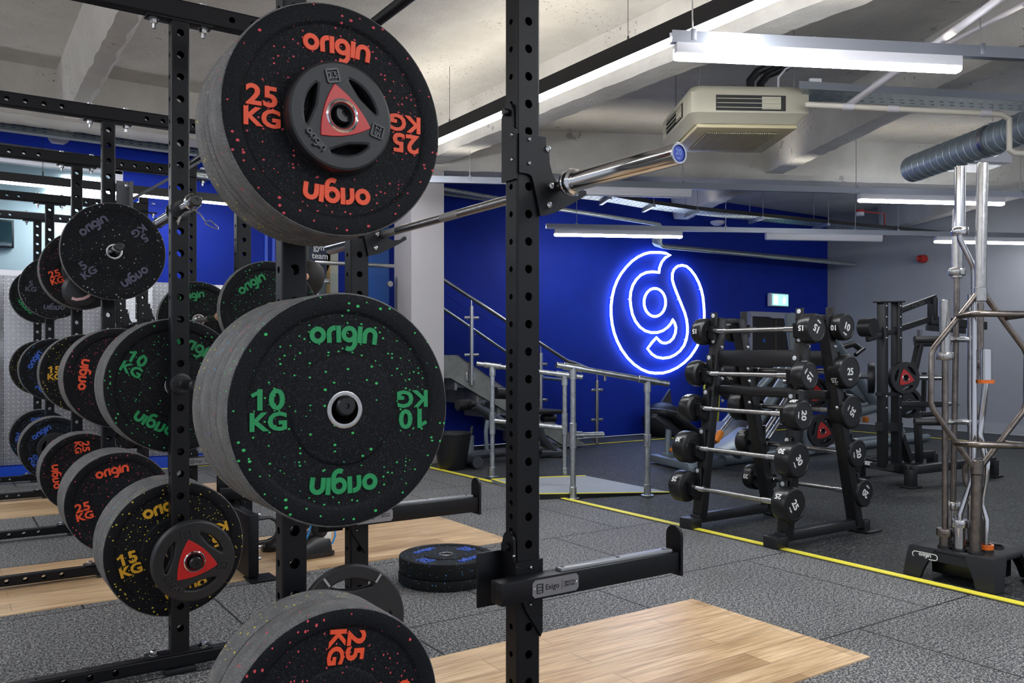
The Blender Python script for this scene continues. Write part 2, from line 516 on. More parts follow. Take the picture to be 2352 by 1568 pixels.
def tube_section(m, M, L, wx, wy, HA=(), HB=(), ra=.0125, rb=.008, c=.006):
    """square tube along local z from 0 to L with holes in the y faces (HA) and x faces (HB)"""
    for sgn in (-1, 1):
        A = M @ Matrix.Translation((0, sgn * wy / 2, 0)) @ Matrix.Diagonal((1, -sgn, 1, 1))
        holed(m.bm, A, wx - 2 * c, L, list(HA), ra)
        B = M @ Matrix.Translation((sgn * wx / 2, 0, 0)) @ Matrix.Rotation(PI / 2, 4, 'Z') @ Matrix.Diagonal((1, sgn, 1, 1))
        holed(m.bm, B, wy - 2 * c, L, list(HB), rb)
    for sx in (-1, 1):
        for sy in (-1, 1):
            pts = [(sx * (wx / 2 - c), sy * wy / 2), (sx * (wx / 2 - c * .3), sy * (wy / 2 - c * .3)), (sx * wx / 2, sy * (wy / 2 - c))]
            for p, q in zip(pts, pts[1:]):
                m.bm.faces.new([m.bm.verts.new(M @ Vector(v)) for v in ((*p, 0), (*q, 0), (*q, L), (*p, L))])
    for z in (0, L):
        m.bm.faces.new([m.bm.verts.new(M @ Vector((x, y, z))) for x, y in ((-wx / 2 + c, -wy / 2), (wx / 2 - c, -wy / 2), (wx / 2, wy / 2 - c), (-wx / 2, wy / 2 - c))])
def hexbolt(m, p, d, r=.012, h=.012, shank=0):
    p = Vector(p); d = Vector(d).normalized()
    m.lathe([(0, 0), (r * 1.35, 0), (r * 1.35, .002), (r * 1.3, .0025)], p, d, 14)
    m.lathe([(r, .002), (r, h), (r * .8, h + .002), (0, h + .002)], p, d, 6)
    if shank: m.lathe([(r * .5, h), (r * .5, h + shank), (0, h + shank)], p, d, 10)
def button(m, p, d, r=.008, h=.005):
    m.lathe([(r, 0), (r * .9, h * .6), (r * .45, h), (r * .4, h * .6), (0, h * .6)], p, d, 12)

# ================= SETTING =================
V = Vector
AP = V((math.cos(R(-26.7)), math.sin(R(-26.7)), 0))      # the skewed bay on the right
BP = V((-AP.y, AP.x, 0))
SLAB = 3.34
def slabbox(name, m, lo, hi, bev=0):
    lo, hi = V(lo), V(hi)
    mb = MB(); mb.box((0, 0, 0), tuple(hi - lo), None, bev)
    return struct(mb.build(name, m, None, (lo + hi) / 2))
def plain(name, m, lo, hi):
    mb = MB(); lo, hi = V(lo), V(hi); mb.box((lo + hi) / 2, tuple(hi - lo)); return struct(mb.build(name, m))
plain('floor', FLOORL, (-4, -2.5, -.12), (3.862, 8.6, 0))
plain('floor.001', FLOORR, (3.864, -2.5, -.12), (12.05, 8.6, -.004))
plain('ceiling', CONC, (-4, -2.5, SLAB), (12.05, 8.75, SLAB + .15))
def rib(name, a, b, wd, zb, side=(0, 0, 0)):
    a = V(a); b = V(b); d = (b - a).normalized(); sd = V((d.y, -d.x, 0)); L = (b - a).length
    mb = MB(); n = max(2, int(L / .09)); rnd = random.Random(hash(name) % 99 if False else len(name) * 7)
    secs = []
    for i in range(n + 1):
        p = a + d * (L * i / n); e = [rnd.uniform(-.004, .010) for _ in range(4)]
        secs.append([mb.bm.verts.new(p + sd * (k * wd / 2 + o) + V((0, 0, z))) for k, o, z in
                     ((-1, -.035, SLAB), (-1, e[0], zb + .035), (-1, .022 + e[1], zb + e[0] * .5), (1, -.030 - e[2] * 2, zb), (1, e[3], zb + .045), (1, .035, SLAB))])
    for s1, s2 in zip(secs, secs[1:]):
        for j in range(5): mb.bm.faces.new((s1[j], s1[j + 1], s2[j + 1], s2[j]))
    return struct(mb.build(name, CONC))
rib('ceiling_beam', (.87, -2.5, 0), (.87, 7.62, 0), .17, 2.98)
rib('ceiling_beam.001', (-2.3, -2.5, 0), (-2.3, 7.62, 0), .17, 2.98)
rib('ceiling_beam.002', (4.03, -2.5, 0), (4.03, 7.5, 0), .28, 2.98)
rib('ceiling_beam.003', (-4, 7.80, 0), (4.15, 7.80, 0), .40, 2.96)
g0 = V((7.16, 5.86, 0)); off = BP * .17
rib('ceiling_beam.004', g0 - AP * 3.60 + off, g0 + AP * 5.5 + off, .36, 2.925)
rb1 = g0 + AP * .10
rib('ceiling_beam.005', rb1 - BP * 7.5, rb1, .25, 2.98)
rib('ceiling_beam.006', rb1 + BP * .3, rb1 + BP * 3.0, .25, 2.98)
rb2 = rb1 + AP * 3.45
rib('ceiling_beam.007', rb2 - BP * 6.5, rb2, .25, 2.98)
rib('ceiling_beam.008', rb2 + BP * .3, rb2 + BP * 3.6, .25, 2.98)
rib('ceiling_beam.009', (.87, 7.99, 0), (.87, 8.6, 0), .17, 2.98)
# walls
plain('wall_back', BLUE, (1.40, 8.6, 0), (12.20, 8.75, SLAB))
plain('wall_back.001', BLUE, (-4, 8.6, 0), (1.40, 8.75, 1.80))
plain('wall_back.002', BLUE, (-4, 8.6, 2.80), (1.40, 8.75, SLAB))
plain('wall_right', GREYW, (12.05, -2.5, 0), (12.20, 8.6, SLAB))
plain('baseboard_right', mat('grey_skirting', (.42, .43, .45), .5), (12.025, -2.5, 0), (12.048, 8.55, .13))
plain('baseboard_back', SKIRTB, (-4, 8.565, 0), (2.7, 8.598, .105))
wf = MB()
wf.box((-1.3, 8.66, 2.80), (5.4, .12, .06)); wf.box((1.37, 8.66, 2.3), (.07, .12, 1.0)); wf.box((-1.3, 8.66, 1.80), (5.4, .14, .05))
struct(wf.build('window_1', FIXW))
struct(MB().box((-1.3, 8.67, 2.3), (5.3, .008, .96)).build('window_glass', GLASS, bpy.data.objects['window_1']))
plain('wall_office', PALEW, (-4, 10.6, 1.0), (1.6, 10.7, 2.9))
plain('wall_office.001', PALEW, (1.42, 8.75, 1.0), (1.52, 10.7, 2.9))
plain('ceiling.001', mat('white_ceiling_tiles', (.58, .66, .66), .8), (-4, 8.76, 2.80), (1.42, 10.6, 2.84))
plain('floor.002', GREYW, (-4, 8.76, .9), (1.42, 10.6, 1.0))
for i, (x0, x1, y0, y1) in enumerate(((.93, 1.38, 9.75, 10.3), (.98, 1.36, 9.08, 9.22))):
    o = MB().box((0, 0, 0), (x1 - x0, y1 - y0, .02)).build('ceiling_light_panel', PANEL, None, ((x0 + x1) / 2, (y0 + y1) / 2, 2.785))
    tag(o, ['wide bright ceiling panel seen through the office window', 'narrow bright ceiling strip just inside the office window'][i], 'ceiling light', 'office ceiling panels')
tv = MB().box((0, 0, 0), (1.0, .05, .30), None, .004).build('wall_screen', PLAST, None, (.14, 10.56, 2.38))
tag(tv, 'dark wall screen inside the pale office behind the racks', 'screen')
tv2 = MB().box((0, -.027, 0), (.96, .004, .26)).build('screen_glass', mat('dark_screen', (.02, .05, .06), .1), tv)
# checker plate panels
for i in range(5):
    x1 = 2.88 - i * 1.22
    o = MB().box((0, 0, 0), (1.218, .006, 1.66), None, .001).build('checker_panel', CHECK, None, (x1 - .606, 8.593, .945))
    o['kind'] = 'structure'; o.name = 'wall_panel'
# yellow lines
YEL = mat('yellow_floor_tape', (.92, .82, .07), .5)
mb = MB(); mb.box((3.876, 2.6, .003), (.050, 10.2, .006)); o = mb.build('floor_marking_line', YEL)
tag(o, 'long straight yellow floor line crossing the whole room', 'floor line')
mb = MB(); mb.box((3.843, 2.6, .0005), (.016, 10.2, .004)); struct(mb.build('trim_1', mat('dark_edge_strip', (.03, .03, .02), .6)))
mb = MB(); mb.box((8.1, 7.93, .002), (5.2, .035, .004)); mb.box((10.7, 5.9, .002), (.03, 4.1, .004)); o = mb.build('floor_marking_line', YEL)
tag(o, 'thin yellow floor line parallel to the far walls', 'floor line')
mb = MB(); mb.box((1.0, 8.50, .002), (3.4, .025, .004)); o = mb.build('floor_marking_line', YEL)
tag(o, 'thin yellow floor line below the blue skirting', 'floor line')
# oak lifting platforms, flush
for i, (y0, y1, lab) in enumerate(((1.785, 2.645, 'oak lifting platform in front of the nearest rack, broad end lit'), (4.07, 4.965, 'oak lifting platform under the standing person'),
                                   (6.48, 7.30, 'oak lifting platform nearest the checker plate wall'), (-.6, .25, 'oak lifting platform beside the photographer'))):
    x0, x1 = -3.2, 2.745
    o = MB().box((0, 0, 0), (x1 - x0, y1 - y0, .006)).build('lifting_platform', WOOD, None, ((x0 + x1) / 2, (y0 + y1) / 2, .001 + .001))
    tag(o, lab, 'platform', 'oak lifting platforms set into the floor')

# ================= CEILING LIGHTS =================
def led_profile(label, a, b, z, wd=.075, h=.095, up=True):
    a = V((*a, z)); b = V((*b, z)); mid = (a + b) / 2
    t = thing('linear_led_light', label, 'ceiling light', mid, group=None)
    a -= mid; b -= mid
    MB().bar(a + V((0, 0, h / 2 + .012)), b + V((0, 0, h / 2 + .012)), wd, h).build('housing', STEEL2, t)
    MB().bar(a + V((0, 0, .004)), b + V((0, 0, .004)), wd - .008, .016).build('diffuser', LIGHTW, t)
    if up: MB().bar(a + V((0, 0, h + .0112)), b + V((0, 0, h + .0112)), wd - .02, .003).build('added_glow_strip', ADDED_GLOW, t)  # added strip, hidden from below, that lights the slab
    L = (b - a).length; n = max(2, int(L / 1.9))
    for i in range(n):
        p = a.lerp(b, (i + .35) / n)
        m = MB(); m.tube([p + V((0, 0, h + .01)), p + V((0, 0, SLAB - z - .004))], .0018, 6); m.cyl(p + V((0, 0, h + .01)), p + V((0, 0, h + .05)), .006, 8)
        m.build('suspension_wire', PLAST, t)
    return t
led_profile('long black linear light hung beside the main concrete beam', (3.29, -1.2), (3.29, 7.1), 2.78)
led_profile('black linear light running along the checker plate wall', (-2.5, 8.15), (2.25, 8.15), 2.505, .05, .075, False)
led_profile('unseen black linear light added over the far side of the racks', (-2.0, -1.6), (-2.0, 7.0), 2.78)  # out of view, added to light the racks from the left
led_profile('unseen black linear light added over the near platform', (.2, -1.6), (3.0, -1.6), 2.78)  # out of view behind the camera, added for more light

def rail(label, a, b, z, rods):
    a = V((*a, z)); b = V((*b, z)); o = a.copy()
    t = thing('lighting_rail', label, 'lighting rail', o)
    sd = V((AP.y, -AP.x, 0)) * .0195
    m = MB(); m.bar(a - o + sd, b - o + sd, .003, .060); m.bar(a - o - sd, b - o - sd, .003, .060); m.bar(a - o - V((0, 0, .0285)), b - o - V((0, 0, .0285)), .0392, .003); m.build('channel', RAILM, t)
    MB().bar(a - o + V((0, 0, -.004)), b - o + V((0, 0, -.004)), .030, .003).build('added_glow_strip', ADDED_GLOW, t)  # unseen strip inside the channel, added to lift the ceiling
    d = (b - a)
    for k in rods:
        p = d * k
        m = MB(); m.tube([p, p + V((0, 0, SLAB - z))], .004, 8); m.build('drop_rod', ZINC, t)
        m = MB(); m.box(p + V((0, 0, .012)), (.028, .046, .060), Matrix.Rotation(R(-26.7), 3, 'Z'), .003); m.build('rail_clamp', RAILM, t)
    return t
def batten(a, b, z, lit, label):
    a = V((*a, z)); b = V((*b, z)); mid = (a + b) / 2
    t = thing('batten_light', label, 'ceiling light', mid, group='batten lights hung on the rails'); a -= mid; b -= mid
    d = (b - a).normalized()
    MB().bar(a + V((0, 0, .056)), b + V((0, 0, .056)), .064, .054, .004).build('batten_body', FIXW, t)
    sd = V((d.y, -d.x, 0)); m = MB(); secs = []
    prof = [(-.030, .029), (-.031, .016), (-.025, .005), (-.012, 0), (.012, 0), (.025, .005), (.031, .016), (.030, .029)]
    for p, k in ((a, .3), (a + d * .012, 1), (b - d * .012, 1), (b, .3)):
        secs.append([m.bm.verts.new(p + sd * x * (1 if k == 1 else .8) + V((0, 0, .02 + (zz - .02) * (1 if k == 1 else .75)))) for x, zz in prof])
    for s1, s2 in zip(secs, secs[1:]):
        for j in range(8): m.bm.faces.new((s1[j], s1[(j + 1) % 8], s2[(j + 1) % 8], s2[j]))
    m.bm.faces.new(secs[0]); m.bm.faces.new(list(reversed(secs[-1])))
    m.build('diffuser', LIGHTW if lit else FIXW, t)
    return t
def xy(p): return (p.x, p.y)
A2 = V((AP.x, AP.y))
def on(p, k): return (p[0] + AP.x * k, p[1] + AP.y * k)
n0 = (3.06, 3.07)
rail('steel channel over the cream cassette unit, nearest of the rails', on(n0, -.02), on(n0, 2.8), 2.68, (.04, .6))
batten(n0, on(n0, 1.55), 2.565, True, 'brightly lit batten light above the cream cassette unit')
f0 = (7.49, 4.99)
rail('steel channel under the deep concrete beam', on(f0, -4.4), on(f0, 4.9), 2.70, (.06, .28, .47, .66, .85))
batten(f0, on(f0, 1.55), 2.585, True, 'lit batten light behind the tops of the standing bars')
batten(on(f0, -3.35), on(f0, -1.72), 2.585, False, 'unlit white batten light behind the barbell sleeve')
w0 = (6.0, 8.0)
rail('steel channel crossing above the neon sign', on(w0, -.10), on(w0, 6.6), 2.60, (.055, .33, .58, .8))
batten(w0, on(w0, 1.56), 2.485, True, 'lit batten light above the neon sign')
batten(on(w0, 2.62), on(w0, 4.13), 2.485, False, 'unlit white batten light left of the red siren')
batten(on(w0, 4.85), on(w0, 6.4), 2.485, True, 'lit batten light nearest the grey wall')
for k, (q, lab) in enumerate((((3.4, .3), 'added unseen batten light beyond the right edge of the rack'), ((6.6, 1.2), 'added unseen batten light behind the bar holder side'))):  # rails and battens out of view, added to brighten the room
    rail(['unseen steel channel added on the right of the room', 'unseen steel channel added far on the right of the room'][k], on(q, -.1), on(q, 3.4), 2.68, (.1, .9))
    batten(q, on(q, 1.55), 2.565, True, lab)

for k, (q, lab) in enumerate((((1.6, -.9), 'added unseen batten light behind the photographer'), ((-3.2, 2.4), 'added unseen batten light to the far side of the racks'), ((-3.2, 5.6), 'added unseen batten light over the far side of the racks'), ((9.2, .6), 'added unseen batten light near the grey wall and the photographer'))):  # extra battens out of view, added to brighten the room
    batten(q, on(q, 1.55), 2.72, True, lab)

# air conditioning cassette
ac = thing('air_conditioner', 'cream ceiling cassette air conditioner hung above the barbell sleeve', 'air conditioner', (0, 0, 0))
zb = 2.66
c0 = atZ(1519, 346, zb); c1 = atZ(1762, 349, zb); c2 = atZ(1851, 262, zb)
e1 = V((c1 - c0)); e1.z = 0; L1 = e1.length; e1.normalize(); e2 = V((-e1.y, e1.x, 0)) * -1
ang = math.atan2(e1.y, e1.x)
S = .84
ctr = c0 + e1 * (S / 2) * 1.0 + e2 * (S / 2)
ac.location = (ctr.x, ctr.y, zb); ac.rotation_euler = (0, 0, ang)
m = MB()
secs = []
for z, k in ((0, .86), (.035, .93), (.06, 1.0), (.20, 1.0), (.245, .93), (.25, .9)):
    h = S / 2 * k; c = .05
    secs.append([m.bm.verts.new((x, y, z)) for x, y in ((-h + c, -h), (h - c, -h), (h - c * .3, -h + c * .3), (h, -h + c), (h, h - c), (h - c * .3, h - c * .3), (h - c, h), (-h + c, h), (-h + c * .3, h - c * .3), (-h, h - c), (-h, -h + c), (-h + c * .3, -h + c * .3))])
for s1, s2 in zip(secs, secs[1:]):
    for j in range(12): m.bm.faces.new((s1[j], s1[(j + 1) % 12], s2[(j + 1) % 12], s2[j]))
m.bm.faces.new(secs[0]); m.bm.faces.new(list(reversed(secs[-1])))
m.build('cassette_body', CREAM, ac)
m = MB(); m.box((0, 0, -.012), (.70, .70, .03), None, .012); m.build('lower_panel', CREAM2, ac)
g = MB(); g.box((0, 0, -.028), (.50, .50, .006)); gr = g.build('intake_recess', DARKGR, ac)
g = MB()
for i in range(34): g.box((-.245 + i * .0148, 0, -.034), (.009, .50, .008))
for i in range(5): g.box((0, -.23 + i * .115, -.034), (.50, .006, .006))
g.build('intake_grille', CREAM2, gr)
for q in range(4):
    rot = Matrix.Rotation(q * PI / 2, 3, 'Z')
    m = MB(); m.box(rot @ V((0, -S / 2 + .004, .125)), (.48, .012, .105), rot); v_ = m.build('outlet', DARKGR, ac)
    m = MB()
    for i in range(3): m.box(rot @ V((-.02, -S / 2 - .004, .094 + i * .03)), (.43, .02, .004), rot @ Matrix.Rotation(R(20), 3, 'X'))
    m.box(rot @ V((.14, -S / 2 - .001, .125)), (.13, .012, .085), rot)
    m.build('louvre', CREAM, v_)
for sx in (-1, 1):
    for sy in (-1, 1): MB().tube([(sx * .33, sy * .33, .22), (sx * .33, sy * .33, SLAB - zb)], .005, 8).build('hanger_rod', ZINC, ac)
for k, (dx, dy) in enumerate(((.12, -.05), (.22, .02), (.30, -.12))):
    m = MB(); m.tube([(dx, dy, .24), (dx, dy, .40), (dx + .06, dy + .02, .47), (dx + .2, dy - .05, .52), (dx + .24, dy - .05, .60), (dx + .24, dy - .05, SLAB - zb)], .03 if k < 2 else .008, 12)
    m.build('refrigerant_hose', SOFT if k < 2 else FIXW, ac)

def tray(label, corners, h=.05, flange=1):
    """perforated cable tray: near edge a->b, far edge d->c"""
    a, b, c, d = [V(p) for p in corners]; o = a.copy()
    t = thing('cable_tray', label, 'cable tray', o)
    m = MB(); L = (b - a).length; n = max(4, int(L / .075))
    rows = 7
    for i in range(n):
        for j in range(rows):
            u0, u1 = i / n, (i + 1) / n; v0, v1 = j / rows, (j + 1) / rows
            P = lambda u, v: (a.lerp(b, u)).lerp(d.lerp(c, u), v) - o
            qs = [P(u0, v0), P(u1, v0), P(u1, v1), P(u0, v1)]
            ou = [m.bm.verts.new(p) for p in qs]
            if j % 2 == 1:
                iu = [m.bm.verts.new(P(u0 + (u1 - u0) * x, v0 + (v1 - v0) * y)) for x, y in ((.3, .3), (.7, .3), (.7, .7), (.3, .7))]
                for q in range(4): m.bm.faces.new((ou[q], ou[(q + 1) % 4], iu[(q + 1) % 4], iu[q]))
            else: m.bm.faces.new(ou)
    m.build('tray_bed', TRAYM, t)
    for p, q in ((a, b), (d, c)): MB().bar(p - o + V((0, 0, h / 2)), q - o + V((0, 0, h / 2)), .003, h).build('tray_side', RAILM, t)
    return t
z = 2.85
tray('perforated cable tray running past the cream cassette unit', (atZ(1853, 231, z), atZ(2420, 259, z), atZ(2420, 236, z), atZ(1835, 203, z)))
bx = MB().box((0, 0, 0), (.085, .03, .09), Matrix.Rotation(R(-30), 3, 'Z'), .004).build('isolator_switch', FIXW, None, atZ(1872, 196, 2.95))
tag(bx, 'small white isolator switch on the cable tray', 'switch')
MB().box((0, -.018, 0), (.03, .01, .035), None, .003).build('rocker', FIXW, bx, None, (0, 0, R(-30)))

PVC = mat('white_plastic_pipe', (.66, .62, .54), .4); PVC2 = mat('lilac_plastic_pipe', (.62, .60, .64), .4)
z = 2.74
def pipe(label, pts, r, m, cat='pipe', name='pipe', fit=()):
    pts = [V(p) for p in pts]; o = pts[0].copy()
    ob = MB().tube([p - o for p in pts], r, 14).build(name, m, None, o)
    tag(ob, label, cat)
    for k in fit:
        i = int(k); p = pts[i].lerp(pts[min(i + 1, len(pts) - 1)], k - i) - o
        d = (pts[min(i + 1, len(pts) - 1)] - pts[i]).normalized()
        MB().cyl(p - d * .035, p + d * .035, r * 1.22, 14).build('coupling', PVC2, ob)
    return ob
p0 = atZ(1850, 240, z); p1 = atZ(2300, 262, 2.65); p2 = p1 + (p1 - p0).normalized() * .05 - V((0, 0, .03))
pipe('cream drain pipe from the cassette unit that elbows down by the duct', [p0, p1, p2, p2 - V((0, 0, .20)), p2 - V((0, 0, .22)) + AP * .03, p2 - V((0, 0, .225)) + AP * .6], .019, PVC, fit=(.22, .45, .92))
pipe('pale waste pipe slanting overhead to join the drain pipe', [atZ(1950, 240, 2.755), atZ(2300, -5, 2.78), atZ(2300, -5, 2.78) + (atZ(2300, -5, 2.78) - atZ(1950, 240, 2.755)) * 1.2], .021, PVC2)
pipe('thin pale conduit on the concrete between beams', [atZ(2000, 205, 2.88), atZ(2008, 192, 2.93), atZ(2040, 172, 2.945), atZ(2352, 10, 2.945)], .014, PVC2)

# spiral duct
e = atZ(2096, 388, 2.60); f = e - BP * 3.6
duct = thing('spiral_duct', 'spiral galvanised air duct above the standing bars', 'air duct', e)
m = MB(); pr = []; L = 3.6; n = 46
for i in range(n):
    h0 = L * i / n; pr += [(.108, h0), (.108, h0 + L / n * .90), (.1115, h0 + L / n * .93), (.1115, h0 + L / n * .97)]
m.lathe([(.08, .02), (.10, 0)] + pr + [(.108, L)], (0, 0, 0), -BP, 32)
m.build('duct_tube', mat('spiral_galvanised_steel', (.42, .50, .55), .36, .6, var=.12, vscale=12), duct)
for k in (.95, 2.4):
    p = -BP * k
    m = MB(); m.lathe([(.115, -.02), (.119, -.02), (.119, .02), (.115, .02)], p, -BP, 32); m.tube([p + V((0, 0, .115)), p + V((0, 0, SLAB - 2.60))], .004, 8); m.build('duct_hanger', ZINC, duct)
b_ = MB().box((0, 0, .08), (.52, .42, .16), Matrix.Rotation(R(-26.7), 3, 'Z'), .01).build('ceiling_vent_box', FIXW, None, atZ(2228, 384, 2.80))  # plain white box taken for a ceiling vent
tag(b_, 'flat white ceiling box behind the spiral duct', 'ceiling unit')
MB().box((0, 0, -.004), (.40, .30, .01), Matrix.Rotation(R(-26.7), 3, 'Z')).build('lower_cover', FIXW, b_)

# far bay services
z = 2.76
qs = [(1290, 438), (1400, 450), (1500, 468), (1600, 482), (1750, 497), (1900, 512), (2060, 527), (2190, 540)]
near_ = [atZ(x, y, z) for x, y in qs]
far_ = [p + V((-.02, .0, 0)) + BP * .30 for p in near_]
for i in range(len(qs) - 1):
    pass
t = thing('cable_tray', 'long curving cable tray hung in front of the blue wall', 'cable tray', near_[0])
o0 = near_[0]
m = MB()
for i in range(len(qs) - 1):
    n = max(3, int((near_[i + 1] - near_[i]).length / .07))
    for k in range(n):
        for j in range(7):
            P = lambda u, v: near_[i].lerp(near_[i + 1], u).lerp(far_[i].lerp(far_[i + 1], u), v) - o0
            u0, u1, v0, v1 = k / n, (k + 1) / n, j / 7, (j + 1) / 7
            ou = [m.bm.verts.new(P(*q)) for q in ((u0, v0), (u1, v0), (u1, v1), (u0, v1))]
            if j % 2:
                iu = [m.bm.verts.new(P(u0 + (u1 - u0) * x, v0 + (v1 - v0) * y)) for x, y in ((.3, .3), (.7, .3), (.7, .7), (.3, .7))]
                for q in range(4): m.bm.faces.new((ou[q], ou[(q + 1) % 4], iu[(q + 1) % 4], iu[q]))
            else: m.bm.faces.new(ou)
m.build('tray_bed', TRAYM, t)
for S_ in (near_, far_):
    m = MB()
    for p, q in zip(S_, S_[1:]): m.bar(p - o0 + V((0, 0, .02)), q - o0 + V((0, 0, .02)), .003, .045)
    m.build('tray_side', STEEL2, t)
for i in range(1, len(qs) - 1):
    p = near_[i] - o0; q = far_[i] - o0
    m = MB(); m.bar(p - BP * .04 - V((0, 0, .022)), q + BP * .04 - V((0, 0, .022)), .035, .035)
    m.tube([p - BP * .03, p - BP * .03 + V((0, 0, SLAB - z))], .004, 6); m.tube([q + BP * .03, q + BP * .03 + V((0, 0, SLAB - z))], .004, 6)
    m.build('tray_hanger', RAILM, t)
PIPEM = mat('foil_wrapped_conduit', (.50, .54, .52), .38, .8, var=.2, vscale=30)
for k in range(5):
    a = atY(1270, 478, 8.08) + V((0, .085 * k, .02 * k)); b = atY(1530, 517, 8.08) + V((.05 * k - .1, .085 * k, .02 * k)); c = b - V((0, 0, .26))
    d = atX(1950, 580, 11.95) + V((0, .085 * k - .1, 0)); d.z = c.z - .02
    pipe('service pipe above the neon sign, one of five stepping down together', [a - V((1.9, 0, -.08)), a, b - V((.03, 0, 0)), b + V((.0, 0, -.03)), c, c + V((.04, 0, -.03)), d], .026, PIPEM)['group'] = 'service pipes on the blue wall'
pipe('thin silver conduit along the top of the blue wall', [(4.2, 8.45, 2.93), (5.2, 8.42, 2.91), (6.2, 8.40, 2.89)], .022, PIPEM)
pipe('fat lagged pipe under the left cable tray', [(-3.5, 8.40, 2.84), (.4, 8.38, 2.84), (2.6, 8.38, 2.80), (4.3, 8.38, 2.80)], .045, PIPEM)
tray('cable tray above the checker plate wall', ((-3.0, 8.06, 2.915), (3.6, 8.06, 2.90), (3.6, 8.10, 2.995), (-3.0, 8.10, 3.01)), .02)
pipe('slim drop pipe in front of the office window', [(.20, 7.2, SLAB), (.20, 7.2, 2.6)], .008, GALV)
ex = thing('smoke_detector', 'white smoke detector on a red mount under the ceiling', 'smoke detector', atZ(1975, 487, 3.05))
MB().lathe([(0, 0), (.05, 0), (.055, .02), (.055, .05), (0, .05)], (0, 0, 0), (0, 0, -1), 20).build('sensor_head', FIXW, ex)
REDM = mat('red_fire_fitting', (.42, .02, .015), .4)
m = MB(); m.cyl((0, 0, 0), (0, 0, .03), .06, 18); m.tube([(0, 0, .015), (.5, -.05, .02), (.52, -.05, -.3)], .011, 8); m.build('red_conduit', REDM, ex)
dm = MB().lathe([(0, 0), (.10, 0), (.10, .03), (.05, .06), (0, .065)], (0, 0, 0), (0, 0, -1), 24).build('ceiling_dome', FIXW, None, atZ(1648, 508, 3.0))
tag(dm, 'round white ceiling dome against the blue wall', 'ceiling fitting')

# wall fittings
sr = thing('fire_siren', 'red fire alarm siren on the grey wall', 'siren', (12.048, 6.956, 2.50), (0, 0, 0))
MB().cyl((0, 0, 0), (-.05, 0, 0), .062, 20).build('siren_base', REDM, sr)
MB().lathe([(.06, 0), (.055, .03), (.05, .07), (.045, .08), (.02, .06), (0, .075)], (-.05, 0, 0), (-1, 0, 0), 20).build('siren_horn', REDM, sr)
ex = thing('exit_sign', 'green lit running man exit sign above the dark double door', 'exit sign', (10.72, 8.50, 1.93))
MB().box((0, .03, 0), (.43, .06, .20), None, .005).build('sign_case', FIXW, ex)
MB().box((.01, -.004, .0), (.36, .006, .165)).build('sign_face', emit('green_sign_face', (.10, .80, .55), 1.3), ex)
SW = emit('white_sign_symbol', (.8, 1, .95), 1.6)
m = MB()
m.poly([(.06, -.009, -.02), (.10, -.009, .05), (.14, -.009, -.02), (.112, -.009, -.02), (.112, -.009, -.06), (.088, -.009, -.06), (.088, -.009, -.02)], (0, -1, 0), .002)
m.build('arrow_symbol', SW, ex)
m = MB(); m.box((-.10, -.009, 0), (.075, .003, .13)); m.build('doorway_symbol', SW, ex)
GS = emit('green_sign_figure', (.05, .6, .42), 1.0)
m = MB(); m.cyl((-.085, -.011, .045), (-.085, -.014, .045), .011, 12)
for a, b in (((-.085, .03), (-.095, -.005)), ((-.095, -.005), (-.075, -.03)), ((-.075, -.03), (-.09, -.055)), ((-.095, -.005), (-.12, -.03)), ((-.085, .025), (-.06, .012)), ((-.085, .025), (-.115, .012))):
    m.bar((a[0], -.0125, a[1]), (b[0], -.0125, b[1]), .003, .010, up=(0, -1, 0))
m.build('running_figure_symbol', GS, ex)
dr = MB(); dr.box((10.69, 8.575, .84), (1.10, .04, 1.66)); d_ = struct(dr.build('door_1', mat('dark_bronze_door', (.018, .016, .014), .35)))
m = MB(); m.box((10.69, 8.56, 1.70), (1.22, .09, .075)); m.box((10.69, 8.53, 1.665), (.30, .05, .04)); m.box((10.11, 8.57, .85), (.05, .07, 1.66)); m.box((11.27, 8.57, .85), (.05, .07, 1.66))
struct(m.build('door_frame', mat('grey_door_frame', (.30, .31, .38), .5), d_))
m = MB(); m.box((10.69, 8.552, .84), (.012, .01, 1.62)); struct(m.build('door_gap', mat('brass_gap', (.14, .11, .07), .5), d_))
m = MB(); m.cyl((10.42, 8.555, 1.30), (10.42, 8.548, 1.30), .03, 20); m.cyl((11.02, 8.555, 1.30), (11.02, 8.548, 1.30), .03, 20); struct(m.build('door_disc', mat('blue_door_disc', (.02, .12, .5), .4), d_))

# neon sign
NP1 = [(783,124),(735,106),(680,97),(620,95),(550,97),(490,112),(420,145),(350,195),(285,262),(228,335),(185,410),(150,500),(127,600),(115,700),(116,800),(127,900),(150,1000),(185,1095),(235,1190),(300,1280),(375,1355),(455,1410),(540,1445),(620,1455),(700,1452),(780,1430),(860,1392),(940,1335),(1010,1265),(1065,1185),(1110,1100),(1140,1000),(1158,900),(1165,800),(1160,700),(1150,600),(1130,510),(1100,430),(1060,355),(1010,290),(965,252),(915,240),(865,250),(825,285),(805,335),(804,400),(822,465),(852,545),(885,625),(915,700),(945,775),(965,850),(975,930),(975,1000),(962,1075),(935,1145),(890,1205),(835,1248),(775,1276),(700,1286),(630,1274),(575,1240),(525,1178),(575,1110),(627,1052),(655,1085),(690,1112),(730,1117),(775,1100),(815,1060),(840,1000),(845,940),(830,885),(810,850),(790,895),(750,940),(700,975),(640,996),(570,998),(500,978),(440,935),(390,870),(355,790),(337,700),(330,620),(337,540),(360,465),(400,400),(450,350),(510,322),(580,313),(630,318),(655,325),(660,270),(685,205),(725,155)]
def npt(x, y): return atY(1380 + x / 4.9, 560 + y / 4.9, 8.545)
ns = thing('neon_sign', 'glowing white neon letter sign on the blue wall', 'neon sign', npt(620, 700))
o0 = npt(620, 700)
